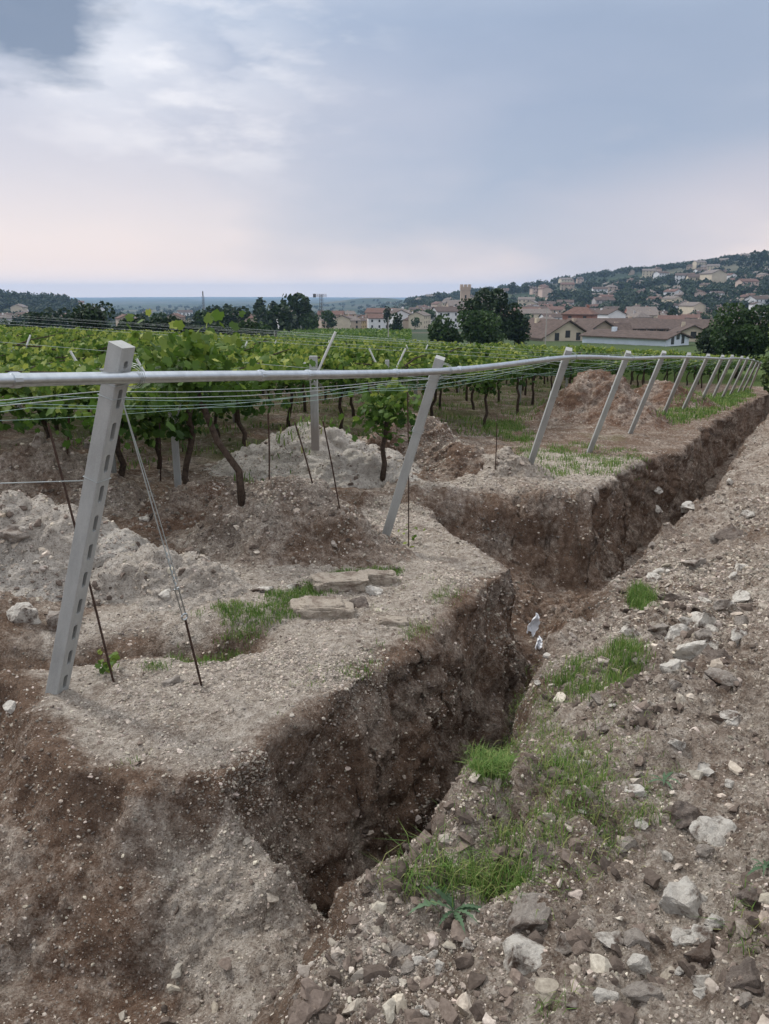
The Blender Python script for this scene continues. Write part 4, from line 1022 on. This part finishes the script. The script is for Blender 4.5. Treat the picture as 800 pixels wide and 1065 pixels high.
for px,D,py in [(786,900,258),(768,1000,264),(775,1000,266),(757,1100,265),(730,1250,270),(700,1350,274),(560,1200,291),(650,1300,283),(625,1300,286),(455,1000,301),(533,1000,292),(546,1000,294)]:
    fartree('leaf_dark',px,D,10,'dark tree standing on the skyline of the hill','skyline trees of the hill',.9,py)
# hill woodland as one mass
VV=[];FF=[];CC=[];o_=0; pr=np.random.RandomState(3); n=0
tmpl=[crown(np.random.RandomState(q),.5,.42,75,.26,6,kind=1) for q in range(4)]
while n<2700:
    m=pr.rand(); 
    if m<.74: px=pr.uniform(425,860); D=pr.uniform(560,1480)
    elif m<.86: px=pr.uniform(-40,125); D=pr.uniform(620,1010)
    else: px=pr.uniform(-40,440); D=pr.uniform(420,2600)
    x=(px-400)/851*D; w=fbm(np.array([[x/130,D/130,0.]]),3,8)[0]
    if m<.74 and w<(.02 if D<1000 else -.35): continue
    z=gz(x,D); h_=pr.uniform(7,12); V,Fx,C=tmpl[n%4]; 
    VV.append(V*np.array([h_*1.1,h_*1.1,h_])+np.array([x,D,z+.45*h_])); FF.append(Fx+o_); CC.append(C); o_+=len(V); n+=1
tag(mk('woodland',np.concatenate(VV),np.concatenate(FF),M['leaf_dark'],col=np.concatenate(CC)),'dark woods covering the hillside and distant plain',None,None,'stuff')
# ------------------------------------------------------------------ houses
def house(name,w,d,h_,rh,wall,roof,label=None,cat='house',group=None,gable=True,win=None,chim=True,floors=2,ov=.45,loc=(0,0,0),rz=0,hip=False,gwin=False):
    """ridge along local x, width w along x, depth d along y; front is -y"""
    root=empty(name,loc,label or 'h',cat,group,rz)
    V=[(-w/2,-d/2,-3),(w/2,-d/2,-3),(w/2,d/2,-3),(-w/2,d/2,-3),(-w/2,-d/2,h_),(w/2,-d/2,h_),(w/2,d/2,h_),(-w/2,d/2,h_)]
    Fc=[(0,1,5,4),(2,3,7,6)]
    if hip: Fc+=[(1,2,6,5),(3,0,4,7)]
    else: V+=[(-w/2,0,h_+rh),(w/2,0,h_+rh)]; Fc+=[(1,2,6,9,5),(3,0,4,8,7)]
    mk('wall',V,Fc,M[wall],root)
    t=.22; e=rh/(d/2)*ov
    if hip:
        k=min(d/2,w*.3); a=ov; Vr=[(-w/2-a,-d/2-a,h_-e),(w/2+a,-d/2-a,h_-e),(w/2+a,d/2+a,h_-e),(-w/2-a,d/2+a,h_-e),(-w/2+k,0,h_+rh),(w/2-k,0,h_+rh)]; Vr+=[(x,y,z-t) for x,y,z in Vr[:4]]
        Fr=[(0,1,5,4),(1,2,5),(2,3,4,5),(3,0,4),(6,7,1,0),(7,8,2,1),(8,9,3,2),(9,6,0,3),(9,8,7,6)]
        rf=mk('roof',Vr,Fr,M[roof],root)
    else:
        a=ov; x0=-w/2-a;x1=w/2+a; Vr=[(x0,-d/2-ov,h_-e+.06),(x1,-d/2-ov,h_-e+.06),(x1,0,h_+rh+.06),(x0,0,h_+rh+.06),(x1,d/2+ov,h_-e+.06),(x0,d/2+ov,h_-e+.06)]; Vr+=[(x,y,z+t) for x,y,z in Vr]
        Fr=[(6,7,8,9),(9,8,10,11),(1,0,3,2),(2,3,5,4),(0,1,7,6),(4,5,11,10),(1,2,8,7),(2,4,10,8),(3,0,6,9),(5,3,9,11)]
        rf=mk('roof',Vr,Fr,M[roof],root)
    if chim:
        v,f=box(-.4,.4,-.35,.35,-.9,1.0); v=[(a_+w*.22,b_+d*.12,c_+h_+rh*.8) for a_,b_,c_ in v]; mk('chimney',v,f,M[wall],rf)
    nw=max(2,int(w/3.2)) if win is None else win
    for fl in range(floors):
        zc=h_*(fl+.55)/floors
        for k in range(nw):
            xc=-w/2+w*(k+.5)/nw; v,f=box(xc-.5,xc+.5,-d/2-.05,-d/2+.1,zc-.7,zc+.7); wo=mk('window',v,f,M['glass'],root)
            v1=box(xc-1.05,xc-.54,-d/2-.08,-d/2+.02,zc-.72,zc+.72); v2=box(xc+.54,xc+1.05,-d/2-.08,-d/2+.02,zc-.72,zc+.72)
            if floors>1 and name=='house': mk('shutter',*v1,M['shutter'],wo); mk('shutter',*v2,M['shutter'],wo)
    if gwin:
        for sx in (-1,1):
            v,f=box(sx*w/2-.06,sx*w/2+.06,-.55,.55,h_-.1,h_+1.3); mk('window',v,f,M['glass'],root)
            for yy in (-d*.22,d*.22):
                v,f=box(sx*w/2-.06,sx*w/2+.06,yy-.5,yy+.5,h_*.30,h_*.30+1.5); mk('window',v,f,M['glass'],root)
    return root
def at(px,D): x=(px-400)/851.*D; return x,D,gz(x,D)
def hh(px,D,pyb,pyt):  # z of base and top
    return H+D*math.tan(elev(pyb)),H+D*math.tan(elev(pyt))
def bighouse(px,D,pye,pyr,wpx,dep,wall,roof,label,rz,**k):
    """eave and ridge heights from the photo"""
    x,y,z=at(px,D); ze=H+D*math.tan(elev(pye)); zr=H+D*math.tan(elev(pyr)); w=wpx/851.*D
    return house('house',w,dep,ze-z,zr-ze,wall,roof,label,loc=(x,D,z),rz=rz,**k)
hp=math.pi/2
bighouse(640,205,341,332,92,14,'w_tan','roof_brown','long tan house block with a wide brown roof behind the gable houses',.05,win=9,floors=2)
bighouse(718,215,342,333,66,13,'w_tan','roof_brown','long brown-roofed block behind the cream gable house',-.05,win=7,floors=2)
bighouse(577,165,350,336,.1+62,9.5,'w_cream','roof_brown','cream gable house with brown roof right of the central tree clump',hp-.45,win=5,gwin=True) if False else None
def gabled(px,D,pye,pyr,gw,ln,wall,roof,label,rz,**k):
    x,y,z=at(px,D); ze=H+D*math.tan(elev(pye)); zr=H+D*math.tan(elev(pyr))
    return house('house',ln,gw,ze-z,zr-ze,wall,roof,label,loc=(x,D,z),rz=rz,**k)
gabled(574,168,349,333,11.5,13,'w_cream','roof_brown','cream gable house with brown roof right of the central trees',hp+.38,win=4,gwin=True,ov=.7)
gabled(612,180,348,333,11,14,'w_tan','roof_brown','tan gable house with dark balcony between the cream and the bluish house',hp+.30,win=4,gwin=True,ov=.7)
bighouse(636,185,350,337,40,9,'w_tan','roof_brown','low brown-roofed wing with a dark loggia beside the tan gable house',0,win=6,floors=2)
gabled(664,150,350.5,345,8.5,17,'wblue','roof_brown','low bluish white gable house in front of the brown roofs',hp+.75,win=3,gwin=True,ov=.5,floors=1)
gabled(722,172,350,338,10,12,'w_cream','roof_brown','cream gable house with two small windows left of the big round tree',hp-.25,win=3,gwin=True,ov=.6)
# far house prototypes
wc=['cream','white','pale pink','ochre','grey','tan','terracotta']; rc=['roof_brown','roof_red','roof_grey']
PR={}
def protohouse(wall,ri):
    key=(wall,ri)
    if key not in PR:
        sp_=[(12,9,6.0,2.0,True,2),(9,8,6.5,1.9,False,2),(16,10,8.5,2.2,True,3),(10,9,5.0,2.0,False,2)][ri%4]
        PR[key]=[house('town_house',sp_[0],sp_[1],sp_[2],sp_[3],'w_'+wall,rc[(ri+wc.index(wall))%3],'x',hip=(ri%2==1),floors=sp_[5],win=max(2,int(sp_[0]/4))),0]
    p=PR[key]; p[1]+=1
    return p[0] if p[1]==1 else ctree(p[0])
def zone(px,D):
    if px<200: return 'on the plain at the far left','houses on the far left plain'
    if px<330: return 'among dark trees left of the crane','houses left of the crane'
    if px<430: return 'in the low town right of the crane','houses right of the crane'
    if px<545: return 'near the stone tower','houses near the stone tower'
    if D>800: return 'high on the hillside','houses high on the hillside'
    return 'on the lower slope at the right','houses on the lower slope'
def put(px,D,wall,ri,sc=1.0,label=None):
    o=protohouse(wall,ri); x,y,z=at(px,D); o.location=(x,y,z); o.rotation_euler=(0,0,R.uniform(-.5,.5)+(hp if R.random()<.35 else 0)); o.scale=(sc,sc,sc)
    zl,zg=zone(px,D); tag(o,label or f'distant {wall} house {zl}','house',None if label else f'{wall} {zg}')
occ=[]
def free(px,D,m=13):
    x=(px-400)/851.*D
    for a,b_ in occ:
        if (a-x)**2+(b_-D)**2<m*m: return False
    occ.append((x,D)); return True
def batch(n,px0,px1,D0,D1,pal,wts=None,sc=(.85,1.15),prob=None):
    k=0;tr_=0
    while k<n and tr_<n*40:
        tr_+=1; px=R.uniform(px0,px1); D=R.uniform(D0,D1)
        if prob and R.random()>prob(px,D): continue
        if not free(px,D): continue
        put(px,D,R.choice(pal),R.randrange(4),R.uniform(*sc)); k+=1
P_=['cream','white','pale pink','tan','grey','cream','white','ochre','tan']
batch(70,332,440,380,680,P_,sc=(.65,1.0))
batch(76,430,560,400,820,P_,sc=(.65,1.0))
batch(84,550,800,330,700,['white','white','cream','cream','pale pink','grey','tan'],sc=(.65,1.0))
batch(64,560,800,650,1250,sc=(.75,1.05),pal=['cream','tan','pale pink','white'],prob=lambda p,D:.35+.65*(D<950))
batch(16,430,600,850,1250,['cream','tan','pale pink'])
batch(16,120,330,330,480,['cream','white','tan','grey'],sc=(.55,.75))
batch(14,-5,75,420,760,['white','grey','tan','cream'])
batch(20,60,330,500,1500,['white','grey','tan'])
put(605,250,'terracotta',1,1.0,'terracotta red house between the tree clump and the slope')
put(668,440,'terracotta',2,.95,'big dark red house block in the middle of the slope')
put(740,800,'cream',2,1.5,'large cream villa high on the hill at the right')
put(722,830,'cream',0,1.35,'cream house left of the large hill villa')
put(415,420,'white',1,1.2,'white building right of the crane at the town edge')
put(300,262,'white',1,.95,'low white house among dark trees left of the crane')
put(250,300,'tan',2,.62,'long tan building behind the hedge trees')
put(437,390,'cream',2,.75,'cream block with tall windows left of the central tree clump')
# stone tower
def tower(px,D,pytop,wpx):
    x,y,z=at(px,D); zt=H+D*math.tan(elev(pytop)); h_=zt-z; w=wpx/851.*D; root=empty('stone_tower',(x,y,z),'square stone tower with battlements rising over the town','tower')
    mk('wall',*box(-w/2,w/2,-w/2,w/2,-3,h_),M['w_tan'],root); mk('parapet',*box(-w*.56,w*.56,-w*.56,w*.56,h_-1.6,h_+.4),M['w_tan'],root)
    for a in (-.42,0,.42):
        for b_ in (-.42,0,.42):
            if a==0 and b_==0: continue
            mk('merlon',*box(w*a-.8,w*a+.8,w*b_-.8,w*b_+.8,h_+.4,h_+2.0),M['w_tan'],root)
    mk('window',*box(-.6,.6,-w/2-.05,-w/2+.2,h_*.7,h_*.7+2),M['glass'],root)
tower(484,560,299,9.5)
x,y,z=at(478,540); house('church',16,12,H+540*math.tan(elev(318))-z,3,'w_tan','roof_grey','long pale church building below the stone tower','church',loc=(x,y,z),rz=.1)
# crane, mast, poles
def lattice(parts,a,b,w,n):
    a=Vector(a);b=Vector(b);d=(b-a).normalized();u=d.orthogonal().normalized();v=d.cross(u); cs=[(u+v)*w/2,(u-v)*w/2,(-u-v)*w/2,(v-u)*w/2]
    for c in cs: parts.append(tube([a+c,b+c],w*.09,4))
    for k in range(n):
        p=a.lerp(b,k/n);q=a.lerp(b,(k+1)/n)
        for j in range(4): parts.append(tube([p+cs[j],q+cs[(j+1)%4]],w*.05,4))
x,y,z=at(334,430); zt=H+430*math.tan(elev(306)); root=empty('tower_crane',(x,y,z),'thin tower crane standing over the town roofs at centre left','crane')
p=[];lattice(p,(0,0,-1),(0,0,zt-z),1.3,10); mk('mast',*join(p),M['crane'],root)
p=[];lattice(p,(-3.5,0,zt-z-.6),(3.0,0,zt-z-.6),.9,6); mk('jib',*join(p),M['crane'],root)
mk('counterweight',*box(-4.2,-2.8,-.6,.6,zt-z-1.6,zt-z+.2),M['crane'],root)
x,y,z=at(211,380); zt=H+380*math.tan(elev(308)); root=empty('radio_mast',(x,y,z),'thin dark radio mast rising from the trees at left','mast')
p=[];lattice(p,(0,0,-1),(0,0,zt-z),.7,14); mk('mast',*join(p),M['crane'],root); mk('antenna',*tube([(0,0,zt-z),(0,0,zt-z+2.2)],.3,6),M['crane'],root)
def pole(px,D,pyt,label,r_=.09):
    x,y,z=at(px,D); zt=H+D*math.tan(elev(pyt)); v,f=tube([(0,0,-.5),(0,0,zt-z)],[r_,r_*.7],8); o=mk('utility_pole',v,f,M['w_grey']); o.location=(x,y,z); tag(o,label,'pole')
pole(570,120,320,'slim grey pole at the right of the central tree clump'); pole(404,140,330,'slim grey pole left of the small round dark tree')
# far green field strip beyond the vines is part of the ground; low vine rows over it
VV=[];FF=[];CC=[];o_=0;pr=np.random.RandomState(9)
for k in range(46):
    D=112+k*3.2; x0=(287-400)/851*D; x1=(428-400)/851*D; m=int((x1-x0)*5); xx=pr.uniform(x0,x1,m)
    p0=np.stack([xx,D+pr.normal(0,.35,m),np.zeros(m)],1); 
    zz=np.interp(xx,np.linspace(x0,x1,8),[gz(v,D) for v in np.linspace(x0,x1,8)]); p0[:,2]=zz+pr.uniform(.5,1.7,m)
    V,Fx,C=leaves(p0,pr.uniform(.5,.9,m),.6,1,pr,np.clip(pr.normal(.42,.13,m),0,1)); VV.append(V);FF.append(Fx+o_);CC.append(C);o_+=len(V)
tag(mk('field_crop',np.concatenate(VV),np.concatenate(FF),M['leaf'],col=np.concatenate(CC)),'smooth green field of low vines beyond the pergola',None,None,'stuff')
# ------------------------------------------------------------------ haze
HAZE=True
if HAZE:
    hz=mk('haze',*box(-15200,15200,-7600,15200,-80,200),None) if False else None
    v,f=box(-8700,8700,-8700,8700,-75,88)
    m=bpy.data.materials.new('haze'); m.use_nodes=True; nt=m.node_tree; nt.nodes.remove(nt.nodes['Principled BSDF'])
    pv=nt.nodes.new('ShaderNodeVolumePrincipled'); pv.inputs['Color'].default_value=(.46,.68,1.0,1); pv.inputs['Density'].default_value=.00013; pv.inputs['Anisotropy'].default_value=.1
    nt.links.new(pv.outputs[0],nt.nodes['Material Output'].inputs['Volume'])
    o=mk('haze',v,f,m); tag(o,'pale blue haze over the far plain',None,None,'stuff')
# ------------------------------------------------------------------ sky and sun
W=bpy.data.worlds.new('World'); S.world=W; W.use_nodes=True; nt=W.node_tree; nt.nodes.clear(); L=nt.links
SUN_EL=math.radians(48); SUN_AZ=math.radians(-55)   # azimuth from +Y, negative = left
sk=N(nt,'ShaderNodeTexSky',sky_type='NISHITA',sun_disc=False); sk.sun_elevation=SUN_EL; sk.sun_rotation=SUN_AZ
tc=N(nt,'ShaderNodeTexCoord'); G=tc.outputs['Generated']; sx=N(nt,'ShaderNodeSeparateXYZ'); L.new(G,sx.inputs[0]); Zc=sx.outputs[2]
mp=N(nt,'ShaderNodeMapping'); mp.inputs['Scale'].default_value=(1,1,3.0); L.new(G,mp.inputs[0])
n1=noise(nt,mp.outputs[0],2.6,6,.52); n9=noise(nt,mp.outputs[0],11,5,.55); n2=noise(nt,mp.outputs[0],6.5,5,.55)
base=ramp(nt,Zc,[(0.0,(.84,.68,.61)),(.035,(.68,.56,.525)),(.07,(.62,.53,.515)),(.13,(.52,.475,.495)),(.28,(.315,.36,.45)),(.5,(.80,.81,.85)),(1.0,(.92,.91,.92))])
def blob(px,py,rad_,soft,k,nz=n1,amt=.35):
    d=Vector(ray(px,py)).normalized(); v=N(nt,'ShaderNodeVectorMath',operation='SUBTRACT'); L.new(G,v.inputs[0]); v.inputs[1].default_value=tuple(d)
    ms=N(nt,'ShaderNodeMapping'); ms.inputs['Scale'].default_value=k; L.new(v.outputs[0],ms.inputs[0]); l=N(nt,'ShaderNodeVectorMath',operation='LENGTH'); L.new(ms.outputs[0],l.inputs[0])
    q=math_(nt,'ADD',l.outputs['Value'],math_(nt,'MULTIPLY_ADD',nz,amt*2,-amt)); return mrange(nt,q,rad_+soft,rad_-soft)
c=base
d1=blob(590,130,.27,.20,(1,1,1.9)); c=mixc(nt,math_(nt,'MULTIPLY',d1,.85),c,(.215,.265,.365))
d2=blob(760,60,.20,.16,(1,1,1.5)); c=mixc(nt,math_(nt,'MULTIPLY',d2,.6),c,(.235,.28,.365))
d5=blob(300,175,.26,.16,(.8,1,3.0)); c=mixc(nt,math_(nt,'MULTIPLY',d5,.3),c,(.36,.38,.45))
d6=blob(760,215,.12,.1,(1,1,3.0)); c=mixc(nt,math_(nt,'MULTIPLY',d6,.5),c,(.56,.48,.49))
b1=blob(165,62,.10,.12,(1,1,1.8),n2,.10); b0=math_(nt,'MULTIPLY',blob(190,65,.13,.13,(1,1,1.8),n2,.10),mrange(nt,n9,.50,.70)); c=mixc(nt,math_(nt,'MULTIPLY',b0,.60),c,(.84,.79,.76)); b1=math_(nt,'MULTIPLY',b1,mrange(nt,n2,.47,.62)); c=mixc(nt,math_(nt,'MULTIPLY',b1,.55),c,(.86,.83,.81))
b3=blob(110,50,.07,.05,(1,1,1.3),n2,.12); c=mixc(nt,math_(nt,'MULTIPLY',b3,.55),c,(.60,.60,.63))
d3=blob(22,20,.072,.026,(1,1,1.2),n2,.10); c=mixc(nt,math_(nt,'MULTIPLY',d3,.9),c,(.115,.150,.215))
# mix a share of the clear sky in
skm=mixc(nt,1.0,sk.outputs[0],(.1,.1,.1),'MULTIPLY')
c=mixc(nt,.10,c,skm)
bg=N(nt,'ShaderNodeBackground',Strength=1.0); L.new(c,bg.inputs[0]); out=N(nt,'ShaderNodeOutputWorld'); L.new(bg.outputs[0],out.inputs[0])
sl=bpy.data.lights.new('sun','SUN'); sl.energy=1.5; sl.angle=math.radians(10); sl.color=(1,.96,.9); so=bpy.data.objects.new('sun',sl); COL.objects.link(so)
dv=Vector((math.sin(SUN_AZ)*math.cos(SUN_EL),math.cos(SUN_AZ)*math.cos(SUN_EL),math.sin(SUN_EL))); so.rotation_euler=dv.to_track_quat('Z','Y').to_euler()
# ------------------------------------------------------------------ camera
cam=bpy.data.cameras.new('camera'); co=bpy.data.objects.new('camera',cam); COL.objects.link(co); S.camera=co
cam.sensor_fit='VERTICAL'; cam.sensor_height=36; cam.sensor_width=27; cam.lens=36*F/1065; cam.clip_start=.05; cam.clip_end=60000
co.location=(0,0,H); co.rotation_euler=(math.pi/2-TH,0,0)
S.view_settings.view_transform='Standard'; S.view_settings.look='None'; S.view_settings.gamma=1; S.view_settings.exposure=.6
S.cycles.volume_bounces=2; S.cycles.max_bounces=6; S.cycles.transparent_max_bounces=8; S.cycles.volume_step_rate=1
print('verts ground',len(P),'vines',len(spots),'far',len(far))
